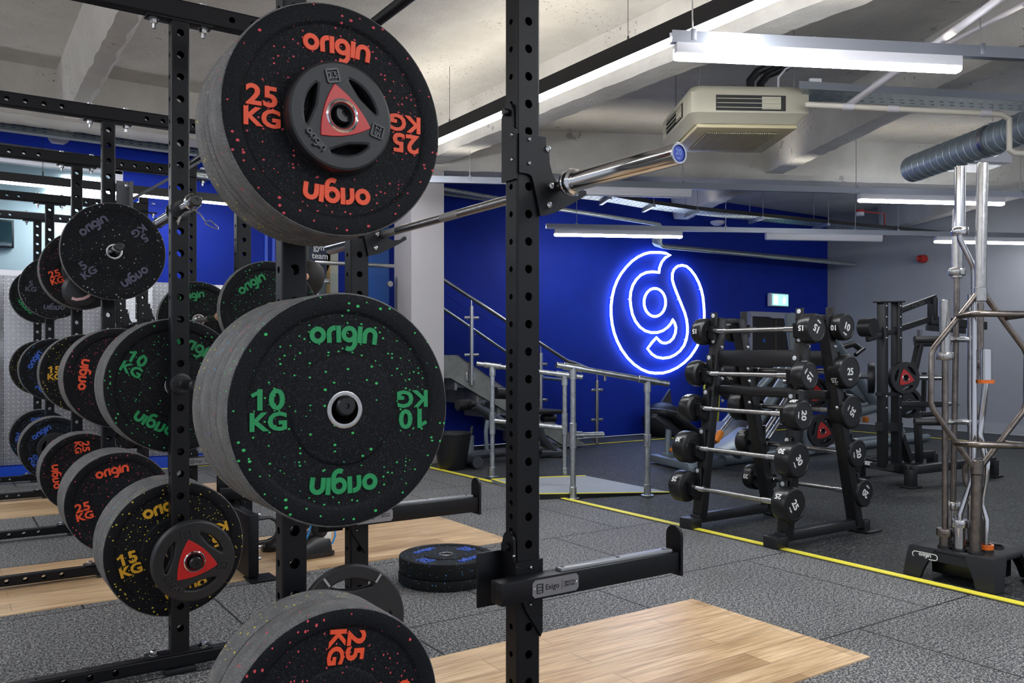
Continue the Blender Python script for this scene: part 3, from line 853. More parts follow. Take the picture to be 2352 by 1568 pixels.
m = MB(); m.tube([npt(*p) - o0 for p in NP1], .0175, 8, closed=True); m.build('neon_tube', NEON, ns)
m = MB(); m.tube([npt(608 + 122 * math.cos(a), 658 + 158 * math.sin(a)) - o0 for a in [2 * PI * i / 28 for i in range(28)]], .0175, 8, closed=True); m.build('neon_tube', NEON, ns)
m = MB()
for i in range(0, len(NP1), 6):
    p = npt(*NP1[i]) - o0; m.cyl(p, p + V((0, .05, 0)), .008, 8)
m.build('standoff', FIXW, ns)

# ================= RACK RIG =================
XR, XF = .672, 1.325
YS = [1.913, 3.037, 4.53, 5.69, 7.24, 8.23]
rig = thing('rack_rig', 'long black bolted storage rig with drilled uprights and crossbeams', 'rack rig', (XR, YS[0], 0))
RO = V((XR, YS[0], 0))
def holes_range(z0, z1, pitch, ph): 
    k = math.ceil((z0 - ph) / pitch); out = []
    while ph + k * pitch < z1: out.append(ph + k * pitch); k += 1
    return out
def upright(x, y, wx, wy, z0, z1, ph, dense=False):
    m = MB(); A = [h - z0 for h in holes_range(z0 + .04, z1 - .03, .075, ph)]
    B = A
    if dense:
        B = [h - z0 for h in holes_range(z0 + .04, .45, .075, ph)] + [h - z0 for h in holes_range(.47, 1.12, .0375, ph)] + [h - z0 for h in holes_range(1.14, z1 - .03, .075, ph)]
    tube_section(m, Matrix.Translation(V((x, y, z0)) - RO), z1 - z0, wx, wy, A, B, .0125 if not dense else .0120, .0085)
    return m.build('upright', STEEL, rig)
post_me = {}
for i, y in enumerate(YS):
    upright(XR, y, .060, .050, .062, 2.215, .001)
    upright(XF, y, .076, .060, .062 if i else .062, 2.215, .039, True)
BEAMX = (-3.0, 1.363)
def crossbeam(y, z, hgt, pegs_x):
    m = MB(); L = BEAMX[1] - BEAMX[0]
    M = Matrix.Translation(V((BEAMX[0], y, z)) - RO) @ Matrix.Rotation(PI / 2, 4, 'Y')
    hs = [h for h in holes_range(.05, L - .04, .075, .02) if all(abs(h + BEAMX[0] - px) > .15 for px in pegs_x)]
    # local z -> X, local x -> -Z, local y -> Y
    tube_section(m, M, L, hgt, .05, hs, hs[::2], .011, .004)
    return m.build('crossbeam', STEEL, rig)
for i, y in enumerate(YS):
    bt = crossbeam(y, 2.257, .066, (XR, XF, -1.9)); bb = crossbeam(y, .040, .044, (XR, XF, -1.9))
    fl = MB(); bo = MB()
    for x in (XR, XF, -1.9):
        fl.box(V((x, y, 2.219)) - RO, (.215, .058, .008), None, .002)
        if x > 0:
            for s in (-1, 1):
                p = V((x + s * .080, y, 0)) - RO
                hexbolt(bo, p + V((0, 0, 2.215)), (0, 0, -1), .0125, .016, .018); hexbolt(bo, p + V((0, 0, 2.290)), (0, 0, 1), .0125, .008)
    fl.build('flange_plate', STEEL, bt); bo.build('bolt', ZINC, bt)
    fl = MB(); bo = MB(); fe = MB()
    for x in (XR, XF, -1.9):
        fl.box(V((x, y, .066)) - RO, (.215, .058, .007), None, .002); fe.box(V((x, y, .009)) - RO, (.10, .07, .018), None, .002)
        if x > 0:
            for s in (-1, 1): hexbolt(bo, V((x + s * .080, y, .0695)) - RO, (0, 0, 1), .0125, .012)
    fl.build('flange_plate', STEEL, bb); bo.build('bolt', ZINC, bb); fe.build('foot_pad', SOFT, bb)
# second row of uprights on the far side of the crossbeams
for y in YS: upright(-1.9, y, .060, .050, .062, 2.215, .001)
# pull-up bars joining the front uprights, braces
for ya, yb in ((YS[0], YS[1]), (YS[2], YS[3]), (YS[4], YS[5])):
    a = V((XF + .01, ya, 2.315)) - RO; b = V((XF + .01, yb, 2.315)) - RO
    m = MB(); m.cyl(a, b, .021, 16); m.box(a + V((0, .01, -.01)), (.07, .012, .07)); m.box(b + V((0, -.01, -.01)), (.07, .012, .07)); m.build('pull_up_bar', STEEL, rig)
m = MB(); m.bar(V((.78, 4.50, 1.85)) - RO, V((1.29, 4.50, 2.21)) - RO, .012, .05, up=(0, 1, 0)); m.box(V((.765, 4.495, 1.84)) - RO, (.012, .11, .17)); m.box(V((.735, 4.495, 1.85)) - RO, (.06, .012, .16))
bz = m.build('diagonal_brace', mat('grey_brace_paint', (.10, .105, .115), .4), rig)  # flat bar in plain grey paint, paler than the uprights
m = MB()
for z in (1.91, 1.80): button(m, V((.752, 4.488, z)) - RO, (0, -1, 0), .014, .008)
m.build('bolt', ZINC, bz)
m = MB(); m.box(V((1.235, 4.27, .165)) - RO, (.05, .46, .30), None, .004); m.box(V((1.27, 4.05, .006)) - RO, (.13, .13, .012), None, .004)
fb = m.build('floor_bracket', STEEL, rig)
m = MB(); x = 1.262; yy = 4.06; m.tube([V(p) - RO for p in ((x, yy, .29), (x + .055, yy, .292), (x + .088, yy, .272), (x + .10, yy, .235), (x + .088, yy, .198), (x + .055, yy, .178), (x, yy, .176))], .009, 10); m.build('loop_handle', STEEL2, fb)
m = MB()
for z in (.31, .155, .10): hexbolt(m, V((1.26, 4.06, z)) - RO, (1, 0, 0), .009, .012)
m.build('bolt', ZINC, fb)

PEG_R = .0185
def peg(y, sgn, z, L, x=XR):
    y0 = y + sgn * .025
    base = V((x, y0, z)) - RO; d = V((0, sgn, 0)); t = base + d * L
    m = MB(); m.lathe([(0, 0), (.036, 0), (.036, .010), (.028, .012), (.028, .018), (0, .018)], base, d, 24); bs = m.build('peg_flange', STEEL2, rig)
    m = MB(); m.cyl(base + d * .015, t - d * .02, PEG_R, 20); m.build('storage_peg', CHROME if sgn else BRUSH, bs)
    m = MB(); m.lathe([(PEG_R * .98, -.028), (PEG_R * .82, -.026), (PEG_R * .82, -.022), (PEG_R * 1.07, -.020), (PEG_R * 1.09, -.004), (PEG_R * .9, 0), (.006, 0), (.005, -.004), (0, -.004)], t, d, 24); m.build('peg_cap', PLAST, bs)
PZ = (1.575, .982, .415)
for z, px_ in ((1.5630, XR - .005), (.9775, XR), (.331, XR)): peg(YS[0], -1, z, .30, px_)
for z in PZ: peg(YS[1], -1, z, .215); peg(YS[1], 1, z, .31)
for i in (2, 3, 4, 5):
    for z in PZ: peg(YS[i], -1, z, .31)

# ---------------- bumper plates ----------------
_pc = {}
def plate_parts(colr, kg, th, lettered):
    key = (colr, kg, th, lettered)
    if key in _pc: return _pc[key]
    stp = .006 if th > .035 else .0035
    pr = [(.0345, .001), (.102, .001), (.104, .0015), (.108, stp), (.184, stp), (.190, .0008), (.192, 0), (.2195, 0), (.2232, .0018), (.225, .006), (.225, th - .006), (.2232, th - .0018), (.2195, th), (.192, th), (.186, th - stp), (.108, th - stp), (.102, th - .001), (.0345, th - .001)]
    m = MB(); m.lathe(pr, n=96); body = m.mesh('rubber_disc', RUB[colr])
    m = MB(); m.lathe([(.0265, .004), (.0275, -.0005), (.033, -.0015), (.0358, -.0005), (.036, .003)], n=48); m.lathe([(.0265, .003), (.0265, th - .003)], n=48); m.lathe([(.0265, th - .004), (.0275, th + .0003), (.033, th + .001), (.036, th - .001)], n=48)
    hub = m.mesh('steel_hub', BRUSH)
    lg = nb = None
    if lettered:
        y0 = stp
        def f(x, y, z):
            rr = .50 + y; a = PI / 2 - x / .515
            return V((math.cos(a) * rr, y0 - z, math.sin(a) * rr - .371))
        m = MB(); logo(m.bm, .0325, .0035, f, q=1); lg = m.mesh('raised_lettering', INK[colr])
        m = MB(); k = .052
        m.add(text_mesh(str(kg), .030, .07, 1.05), Matrix.Translation((-.147, y0 - .0005, .0215)) @ STAND @ Matrix.Diagonal((k * 1.15, k, k * .7, 1)))
        m.add(text_mesh('KG', .034, .07), Matrix.Translation((-.147, y0 - .0005, -.0185)) @ STAND @ Matrix.Diagonal((k, k * .88, k * .7, 1)))
        if kg in (10, 15):
            x1 = -.147 - .0205
            m.bar((x1 + .001, y0 - .0018, .0365), (x1 - .0105, y0 - .0018, .0310), .0036, .0068, up=(0, 0, 1))
        nb = m.mesh('raised_numbers', INK[colr])
    _pc[key] = (body, hub, lg, nb); return _pc[key]
KG = {'red': 25, 'green': 10, 'blue': 20, 'yellow': 15, 'grey': 5}
def bumper(colr, x, y, z, th, rot=0, lettered=True, label='', group=None, flat=False, sc=1.0):
    """front face centre at (x, y, z), facing -Y"""
    body, hub, lg, nb = plate_parts(colr, KG[colr], th, lettered)
    if flat:
        body = body.copy(); body.materials[0] = RUB['dark_rim']
    t = thing('bumper_plate', label, 'weight plate', (x, y, z), (R(-90) if flat else 0, 0, 0), group or 'rubber bumper plates on the storage pegs')
    if flat: t.rotation_euler = (-PI / 2, 0, R(rot))
    t.scale = (sc, 1, sc)
    link('rubber_disc', body, t, None, None if flat else (0, R(rot), 0)); link('steel_hub', hub, t)
    if lettered:
        for a in (0, 180):
            link('raised_lettering', lg, t, None, (0, R(a) if flat else R(rot + a), 0)); link('raised_numbers', nb, t, None, (0, R(a) if flat else R(rot + a), 0))
    return t
DZ = .0078
WHERE = {0: 'nearest upright', 1: 'second upright', 2: 'third upright', 3: 'fourth upright', 4: 'fifth upright', 5: 'farthest upright'}
ROWN = {0: 'top', 1: 'middle', 2: 'bottom'}
def stack(post, sgn, row, face_y, seq, z):
    """seq: (colour, thickness, rotation) from the face seen to the back"""
    y = face_y
    order = ['front', 'second', 'third', 'fourth', 'fifth', 'sixth']
    side = 'near side' if sgn < 0 else 'far side'
    for i, (c, th, rot) in enumerate(seq):
        lab = f'{c} flecked {KG[c]} kg plate, {order[i]} on {ROWN[row]} peg, {side} of {WHERE[post]}'
        top = post == 0 and row == 0
        bumper(c, XR - (.010 if top else 0), y, z - DZ - (.002 if top else 0), th, rot, i == 0, lab, None, False, {0: 1.04 if top else 1.05, 1: 1.035, 2: 1.02}.get(post, 1.0))
        y += th + .0015
stack(0, -1, 0, 1.609, [('red', .088, 0), ('grey', .028, 0), ('yellow', .07, 40)], 1.5630)
stack(0, -1, 1, 1.598, [('green', .068, 0), ('red', .050, 20), ('blue', .074, 10), ('yellow', .06, 0)], .9775)
stack(0, -1, 2, 1.640, [('red', .088, 97), ('yellow', .075, 30)], .331)
stack(1, 1, 1, 3.082, [('green', .068, -62 + 90), ('blue', .05, 20), ('red', .06, 10)], PZ[1])
stack(1, 1, 2, 3.082, [('yellow', .064, -14), ('blue', .06, 20), ('red', .06, 10), ('grey', .03, 10)], PZ[2])
stack(2, -1, 0, 4.345, [('grey', .030, -38)], PZ[0])
stack(2, -1, 1, 4.235, [('red', .08, -83), ('yellow', .05, 10), ('blue', .05, 0)], PZ[1])
stack(2, -1, 2, 4.200, [('red', .075, -12), ('blue', .06, 0), ('red', .07, 0), ('grey', .04, 0)], PZ[2])
stack(3, -1, 0, 5.40, [('red', .07, 160), ('grey', .03, 10)], PZ[0])
stack(3, -1, 1, 5.40, [('yellow', .06, 0), ('red', .06, 0)], PZ[1])
stack(3, -1, 2, 5.38, [('red', .07, -95), ('blue', .06, 0), ('red', .05, 0)], PZ[2])
stack(4, -1, 0, 6.92, [('grey', .03, 0), ('grey', .03, 0)], PZ[0])
stack(4, -1, 1, 6.92, [('blue', .06, -60), ('green', .06, 0)], PZ[1])
stack(4, -1, 2, 6.90, [('blue', .06, -35), ('red', .06, 0), ('red', .05, 0)], PZ[2])
stack(5, -1, 0, 7.93, [('green', .05, -130)], PZ[0])
stack(5, -1, 1, 7.93, [('yellow', .06, -95)], PZ[1])
stack(5, -1, 2, 7.93, [('blue', .06, 0), ('grey', .03, 0)], PZ[2])
# pair lying on the floor
bumper('blue', 2.008, 3.543, .126, .074, 20, True, 'blue lettered 20 kg bumper plate lying flat, upper of the floor pair', 'bumper plates lying on the floor', True)
bumper('blue', 2.006, 3.546, .0505, .050, 70, False, 'black bumper plate lying flat, lower of the floor pair', 'bumper plates lying on the floor', True)

# ---------------- tri-grip plates ----------------
def grip_plate(dia, th, label, loc, rot=(0, 0, 0), inlay=True, mark='2.5', txt=True, spin=0):
    r = dia / 2
    t = thing('grip_plate', label, 'weight plate', loc, rot, 'three-handle grip plates')
    outer = [(r * math.cos(2 * PI * i / 64), r * math.sin(2 * PI * i / 64)) for i in range(64)]
    holes = []
    def openg(a0):
        # curved slot between rim and the rounded triangle's side
        pts = [(r * .80 * math.cos(R(a)), r * .80 * math.sin(R(a))) for a in range(-34, 36, 4)]
        pts += [(r * .72 * math.cos(R(38)), r * .72 * math.sin(R(38))), (r * .54, r * .30), (r * .50, 0), (r * .54, -r * .30), (r * .72 * math.cos(R(-38)), r * .72 * math.sin(R(-38)))]
        ca, sa = math.cos(R(a0)), math.sin(R(a0))
        return [(x * ca - y * sa, x * sa + y * ca) for x, y in reversed(pts)]
    for a in (45, 165, 285): holes.append(openg(a + spin))
    hole = [(.027 * math.cos(-2 * PI * i / 28), .027 * math.sin(-2 * PI * i / 28)) for i in range(28)]
    me = curve_mesh([outer] + holes + [hole], th * .42, .006)
    m = MB(); m.add(me, Matrix.Translation((0, th / 2, 0)) @ STAND)
    m.lathe([(r * .995, th * .12), (r * 1.006, th * .3), (r * 1.006, th * .7), (r * .995, th * .88)], n=64)
    m.build('rubber_casting', SOFT, t)
    if inlay:
        tri = []
        vs = [(r * .60 * math.cos(R(a)), r * .60 * math.sin(R(a))) for a in (105 + spin, 225 + spin, 345 + spin)]
        for i in range(3):
            a, b = V(vs[i]), V(vs[(i + 1) % 3]); mid = (a + b) / 2; out = mid.normalized() * r * .075
            for k in range(9):
                u = k / 9; p = a.lerp(b, u) + out * (4 * u * (1 - u)); tri.append((p.x, p.y))
        me = curve_mesh([tri, hole], .0015, .001)
        m = MB(); m.add(me, Matrix.Translation((0, -.004, 0)) @ STAND); m.build('red_triangle_inlay', REDP, t)
    m = MB(); m.lathe([(.0262, .008), (.0270, -.006), (.0305, -.0085), (.0345, -.006), (.0348, .004)], n=40); m.lathe([(.0262, .006), (.0262, th)], n=40); m.build('steel_hub', CHROME, t)
    if txt:
        m = MB()
        for a in (105 + spin, 345 + spin):
            x, y = r * .76 * math.cos(R(a)), r * .76 * math.sin(R(a))
            M = Matrix.Translation((x, -.006, y)) @ Matrix.Rotation(R(90 - a), 4, 'Y') @ STAND
            m.add(text_mesh(mark, .02, .05), M @ Matrix.Diagonal((r * .17, r * .17, r * .12, 1)))
            k = r * .12
            for p, q in (((-k, -k), (k, -k)), ((k, -k), (k, k)), ((k, k), (-k, k)), ((-k, k), (-k, -k))): m.bar(M @ V((p[0], p[1], 0)), M @ V((q[0], q[1], 0)), .003, .003)
        a = 225 + spin; x, y = r * .76 * math.cos(R(a)), r * .76 * math.sin(R(a))
        logo(m.bm, r * .12, .002, lambda u, v, z: Matrix.Translation((x, -.007, y)) @ Matrix.Rotation(R(270 - a), 4, 'Y') @ V((u, -z, v - .005)), q=1)
        m.build('moulded_lettering', mat('moulded_black', (.03, .031, .034), .3), t)
    return t
grip_plate(.205, .028, 'small 2.5 grip plate with red triangle hung before the red flecked plates', (XR - .016, 1.578, 1.5630 - DZ - .002), mark='2.5')
grip_plate(.245, .030, 'grip plate with red triangle hung before the second upright, bottom peg', (XR, 2.825, PZ[2] + .002), mark='5', spin=0)
grip_plate(.22, .03, 'grip plate hung before the red flecked plate, fourth upright, top peg', (XR, 5.365, PZ[0] - DZ), txt=False)
grip_plate(.22, .03, 'grip plate hung before the blue lettered plate, fifth upright, bottom peg', (XR, 6.865, PZ[2] - DZ), txt=False)
gp = grip_plate(.345, .055, 'large black grip plate standing on the floor inside the nearest rack', (1.175, 2.72, .1735), (R(-8), 0, R(-14)), inlay=False, txt=False, spin=45)
m = MB(); logo(m.bm, .034, .001, lambda x, y, z: V((x + .07, -.0075 - z, y - .10)), w0=.2); m.build('printed_lettering', WHITEINK, gp)
m = MB()
for a in (55, 125): m.tube([(.1735 * math.cos(R(a)) * k, -.009, .1735 * math.sin(R(a)) * k) for k in (.80, .88, .99)], .004, 8)
m.build('grey_band', mat('grey_band', (.3, .3, .32), .5), gp)
# pouch with a pink stripe hung on the third upright
pc = thing('hanging_pouch', 'rounded black pouch with a pink stripe hanging behind the grey 5 kg plate', 'pouch', (.60, 4.62, 1.37))
m = MB(); m.lathe([(0, -.05), (.05, -.048), (.085, -.035), (.105, -.005), (.10, .03), (.07, .05), (0, .055)], (0, 0, 0), (0, 1, 0), 32)
m.box((0, 0, .10), (.05, .02, .12), None, .006)
m.build('pouch_body', PAD, pc)
pinkm = mat('pink_stripe', (.75, .45, .45), .6)
m = MB(); ribbon(m.bm, [(-.055, -.045), (-.03, -.052), (.005, -.045), (.03, -.030), (.05, -.005)], .016, .003, lambda x, y, z: V((x, -.0525 - z + (x * x + y * y) * 2.3, y))); m.build('pink_stripe', pinkm, pc)
pc.location = atY(188, 668, 4.46); pc.scale = (.82, .45, .82)

# ---------------- barbells ----------------
def barbell(label, x, yc, z, cap=True, half=1.065):
    t = thing('barbell', label, 'barbell', (x, yc, z))
    m = MB(); m.cyl((0, -.655, 0), (0, .655, 0), .0142, 20); m.build('shaft', BRUSH, t)
    m = MB()
    for a, b in ((-.60, -.40), (.40, .60), (-.06, .06)): m.cyl((0, a, 0), (0, b, 0), .0146, 20)
    m.build('knurling', KNURL, t)
    for s in (-1, 1):
        m = MB(); m.lathe([(0, .640), (.026, .640), (.033, .644), (.034, .652), (.030, .656), (.036, .660), (.0375, .668), (.036, .676), (.029, .680), (.0275, .690), (.0262, .694), (.0262, half - .003), (.0245, half), (.020, half), (.0195, half - .004), (0, half - .004)], (0, 0, 0), (0, s, 0), 40)
        sl = m.build('sleeve', CHROME, t)
        if cap:
            m = MB(); m.cyl((0, s * (half - .005), 0), (0, s * (half - .0025), 0), .0192, 28); m.build('end_cap', mat('blue_end_cap', (.015, .055, .42), .4), sl)
            if s < 0:
                m = MB(); m.add(text_mesh('20', .01, .03), Matrix.Translation((0, -half + .0022, .003)) @ STAND @ Matrix.Scale(.019, 4)); logo(m.bm, .0032, .0004, lambda u, v, w_: V((u, -half + .0022 - w_, v - .0125)))
                m.build('printed_lettering', mat('pale_blue_print', (.22, .34, .75), .5), sl)
    return t
barbell('steel barbell resting on the hooks of the nearest rack, blue 20 end cap', 1.42, 2.475, 1.5486)
bar2 = barbell('loaded steel barbell held by the person, green flecked plates on it', 1.236, 4.46, 1.283, False)
for y, rot, lab in ((3.80, -35, 'green flecked 10 kg plate on the held barbell, end nearer the photographer'), (5.095, -14, 'green flecked 10 kg plate on the held barbell, end nearer the blue wall')):
    bumper('green', 1.236, y, 1.2822, .05, rot, True, lab, 'plates on the held barbell')
barbell('empty steel barbell on the hooks of the farthest rack', 1.42, 7.735, 1.36)

# spring collar
sc_ = thing('spring_collar', 'chrome spring clip on the top peg of the second upright', 'spring clip', (XR, 2.85, PZ[0]))
m = MB()
for k in range(3): m.tube([(.0245 * math.cos(a), -.012 + k * .006 + .002 * a / 6, .0245 * math.sin(a)) for a in [R(-100 + 12 * i) for i in range(31)]], .0022, 8)
m.build('spring_coil', CHROME, sc_)
m = MB(); m.tube([(.004, -.012, -.026), (.018, -.018, -.036), (.030, -.022, -.055), (.034, -.024, -.062), (.050, -.030, -.060), (.072, -.034, -.078), (.074, -.034, -.086), (.052, -.030, -.080), (.034, -.024, -.068)], .0022, 8); m.build('spring_handle', CHROME, sc_)
m = MB(); m.tube([(.004, .004, -.026), (-.020, .002, -.034), (-.038, -.004, -.052), (-.046, -.01, -.078)], .0024, 8); m.tube([(-.038, -.004, -.052), (-.047, -.008, -.07)], .005, 8); m.build('spring_handle', CHROME, sc_)

# ---------------- j-hooks ----------------
JP = [(460, 535), (710, 575), (712, 640), (735, 690), (742, 790), (760, 860), (800, 940), (840, 1002), (905, 1040), (975, 1035), (1010, 1002), (1030, 1003), (1037, 1035), (960, 1085), (880, 1130), (780, 1180), (720, 1198), (665, 1205), (655, 1150), (635, 1050), (610, 930), (595, 885), (575, 868), (460, 850)]
def jhook(yf, dz, label):
    t = thing('j_hook', label, 'bar hook', (XF, yf, 1.6 + dz), group='bar hooks clamped to the front uprights')
    o = V((XF, 1.883, 1.6))
    pts = [atY(1050 + x / 3.485, 150 + y / 3.485, 1.874) - o for x, y in JP]
    pts = [V((max(p.x, -.038), -.0095, p.z)) for p in pts]
    MB().poly(pts, (0, 1, 0), .008).build('hook_plate', STEEL, t)
    zt, z0 = .165, -.045
    c = [(-.0395, y_, z_) for y_, z_ in [(-.004, z0), (.064, z0), (.064, .135)] + [(.034 + .022 * math.cos(R(a)), .145 + .022 * math.sin(R(a))) for a in range(0, 181, 20)] + [(.010, .10), (-.004, .088)]]
    m = MB(); m.poly(c, (-1, 0, 0), .007); m.build('side_plate', STEEL, t)
    m = MB(); m.cyl((-.048, .032, .14), (-.062, .032, .14), .010, 12); m.build('locking_pin', PLAST, t)
    m = MB()
    for p, d in (((-.005, -.0095, .065), (0, -1, 0)), ((-.005, -.0095, .0), (0, -1, 0)), ((-.0465, .012, .075), (-1, 0, 0)), ((-.0465, .012, .008), (-1, 0, 0))): button(m, p, d, .006, .006)
    m.build('small_bolt', ZINC, t)
    m = MB()
    for px, py in ((728, 668), (757, 963), (740, 1117)):
        p = atY(1050 + px / 3.485, 150 + py / 3.485, 1.87) - o; p.y = -.010; button(m, p, (0, -1, 0), .0095, .007)
    m.build('socket_bolt', ZINC, t)
    return t
j0 = jhook(1.883, 0, 'black bar hook on the nearest front upright, barbell sleeve above it')
dup(j0, (XF, 3.007, 1.6), None, 'black bar hook on the second front upright, far end of the barbell')
for y, z, l in ((4.50, 1.34, 'third front upright'), (5.66, 1.34, 'fourth front upright'), (7.21, 1.41, 'fifth front upright'), (8.20, 1.41, 'farthest front upright')):
    dup(j0, (XF, y, z), None, 'black bar hook on the ' + l)

# ---------------- spotter arms ----------------
def spotter(yf, z, label):
    t = thing('spotter_arm', label, 'spotter arm', (XF, yf, z), group='horizontal spotter arms on the front uprights')
    x0, x1 = -.128, .512
    m = MB(); m.box(((x0 + x1) / 2, -.0335, 0), (x1 - x0, .052, .060), None, .003); m.build('arm_beam', STEEL, t)
    m = MB(); m.box((.285, -.0335, .034), (.42, .030, .010), None, .003); top = m.build('wear_strip', mat('grey_wear_strip', (.26, .27, .29), .3), t)
    m = MB()
    for x in (.09, .29, .47): m.cyl((x, -.0335, .038), (x, -.0335, .0405), .006, 12)
    m.build('countersunk_screw', PLAST, top)
    c = [(x1 + .001, y_, z_) for y_, z_ in [(-.064, -.042), (-.002, -.042), (-.002, .07)] + [(-.033 + .031 * math.cos(R(a)), .075 + .031 * math.sin(R(a))) for a in range(0, 181, 15)] + [(-.064, .07)]]
    MB().poly(c, (1, 0, 0), .010).build('end_stop', STEEL, t)
    c = [(-.040, y_, z_) for y_, z_ in [(-.008, -.03), (.064, -.03), (.064, .10)] + [(.030 + .026 * math.cos(R(a)), .115 + .026 * math.sin(R(a))) for a in range(0, 181, 15)] + [(.002, .06), (-.008, .05)]]
    m = MB(); m.poly(c, (-1, 0, 0), .008); m.cyl((-.049, .030, .10), (-.060, .030, .10), .011, 14); m.box((-.005, -.004, .045), (.088, .006, .035)); m.box((.042, .03, .04), (.006, .068, .045)); m.build('clamp_plate', STEEL, t)
    m = MB(); m.box((-.075, .068, .01), (.10, .008, .15), None, .004); m.build('guard_plate', STEEL, t)
    m = MB(); m.poly([(-.03, -.0085, -.028), (.041, -.0085, -.028), (.041, -.0085, -.135), (.034, -.0085, -.150), (.030, -.0085, -.138), (-.015, -.0085, -.07)], (0, 1, 0), .007); m.build('gusset', STEEL, t)
    # nameplate
    c = .008; px0, px1, pz0, pz1 = -.030, .125, -.0235, .0235
    oc = [(px0 + c, pz0), (px1 - c, pz0), (px1, pz0 + c), (px1, pz1 - c), (px1 - c, pz1), (px0 + c, pz1), (px0, pz1 - c), (px0, pz0 + c)]
    m = MB(); m.poly([(x, -.0605, z_) for x, z_ in oc], (0, 1, 0), .001); npl = m.build('nameplate', PLATEM, t)
    INKB = mat('engraved_black', (.015, .015, .015), .5)
    m = MB()
    for a, b in (((-.012, .011), (.004, .011)), ((-.014, .003), (.003, .003)), ((-.014, -.005), (.001, -.005)), ((-.015, -.012), (-.001, -.012)), ((-.014, .013), (-.016, -.013)), ((.005, .012), (.001, -.013))): m.bar((a[0], -.0608, a[1]), (b[0], -.0608, b[1]), .0008, .0028, up=(0, 1, 0)) if False else m.box(((a[0] + b[0]) / 2, -.0608, (a[1] + b[1]) / 2), (max(abs(a[0] - b[0]), .003), .0008, max(abs(a[1] - b[1]), .0028)))
    m.add(text_mesh('Exigo', .012, .03), Matrix.Translation((.035, -.0608, 0)) @ STAND @ Matrix.Diagonal((.021, .021, .01, 1)) @ Matrix.Shear('XZ', 4, (0, 0)))
    m.box((.068, -.0608, 0), (.0008, .0008, .026))
    m.add(text_mesh('MADE IN\nBRITAIN', .012, .03), Matrix.Translation((.096, -.0608, 0)) @ STAND @ Matrix.Diagonal((.0085, .0085, .01, 1)))
    for k in range(3): m.box((.078, -.0608, -.006 + k * .006), (.008, .0008, .002))
    m.build('engraved_lettering', INKB, npl)
    m = MB()
    for x in (px0 + .007, px1 - .007): button(m, (x, -.0605, 0), (0, -1, 0), .003, .002)
    for x, zz in ((.0, .045), (.0, -.055), (-.048, .08)): button(m, (x, -.009 if x == 0 else .0, zz), (0, -1, 0) if x == 0 else (-1, 0, 0), .0045, .005)
    m.build('rivet', ZINC, npl)
    return t
s0 = spotter(1.883, .4585, 'black spotter arm with metal nameplate on the nearest front upright')
dup(s0, (XF - .015, 3.007, .468), None, 'black spotter arm on the second front upright, behind the green plates')
dup(s0, (XF, 4.50, .36), None, 'black spotter arm with pale nameplate on the third front upright')
for y, l in ((5.66, 'fourth'), (7.21, 'fifth'), (8.20, 'farthest')): dup(s0, (XF, y, .40), None, f'black spotter arm on the {l} front upright')

# ================= FIXED BARBELL RACK =================
fr = thing('barbell_rack', 'black A-frame rack for fixed barbells beside the yellow line', 'barbell rack', (4.28, 3.42, 0))
o = V((4.28, 3.42, 0))
RK = mat('rack_satin_black', (.014, .014, .016), .33)
FY = (3.10, 3.75)
def fx(z): return 3.945 + .147 * z
def bx_(z): return 4.63 - .245 * z
for y in FY:
    m = MB(); m.bar(V((fx(.05), y, .05)) - o, V((fx(1.315), y, 1.315)) - o, .075, .065, .008, up=(1, 0, 0)); m.build('front_upright', RK, fr)
    m = MB(); m.bar(V((bx_(.05), y, .05)) - o, V((bx_(1.31), y, 1.31)) - o, .075, .065, .008, up=(1, 0, 0)); m.build('rear_upright', RK, fr)
    m = MB(); m.bar(V((3.90, y, .055)) - o, V((4.70, y, .055)) - o, .06, .055, .006); m.box(V((3.875, y, .035)) - o, (.10, .10, .066), None, .008); m.box(V((4.71, y, .005)) - o, (.15, .15, .010), None, .003); m.box(V((4.69, y, .04)) - o, (.06, .07, .07), None, .005)
    m.build('base_rail', RK, fr)
    m = MB()
    for x in (4.10,): m.box(V((4.215, y, 1.30)) - o, (.16, .07, .03), None, .004)
    m.build('top_cap', RK, fr)
for (xx, z, w_) in ((fx(1.06) + .012, 1.06, .10), (bx_(1.06) - .012, 1.06, .09), (fx(.83) + .05, .86, .055), (bx_(.84) - .05, .84, .055)):
    m = MB(); m.bar(V((xx, FY[0] + .03, z)) - o, V((xx, FY[1] - .03, z)) - o, .055, w_, .010); cr = m.build('cross_member', RK, fr)
    m = MB()
    for y in FY:
        for dz in (-.07, .07):
            s = -1 if xx < 4.28 else 1
            hexbolt(m, V((xx + s * .0, y - .0385, z + dz)) - o, (0, -1, 0), .009, .008)
    m.build('bolt', ZINC, cr)
YEW = mat('yellow_warning', (.85, .65, .02), .5)
m = MB()
for y in FY:
    p = V((fx(1.05) - .0335, y, 1.05)) - o
    m.poly([p + V((0, .018, -.014)), p + V((0, -.018, -.014)), p + V((.005, 0, .018))], (-1, 0, 0), .002)
m.build('warning_label', YEW, fr)
PALEZ = mat('bright_zinc', (.75, .80, .85), .35, .3)
LV = [(4.080, 1.230), (4.020, .962), (3.965, .744), (3.925, .497), (3.890, .253)]
LB = [(4.375, 1.244), (4.445, .980), (4.510, .740), (4.570, .488), (4.640, .242)]
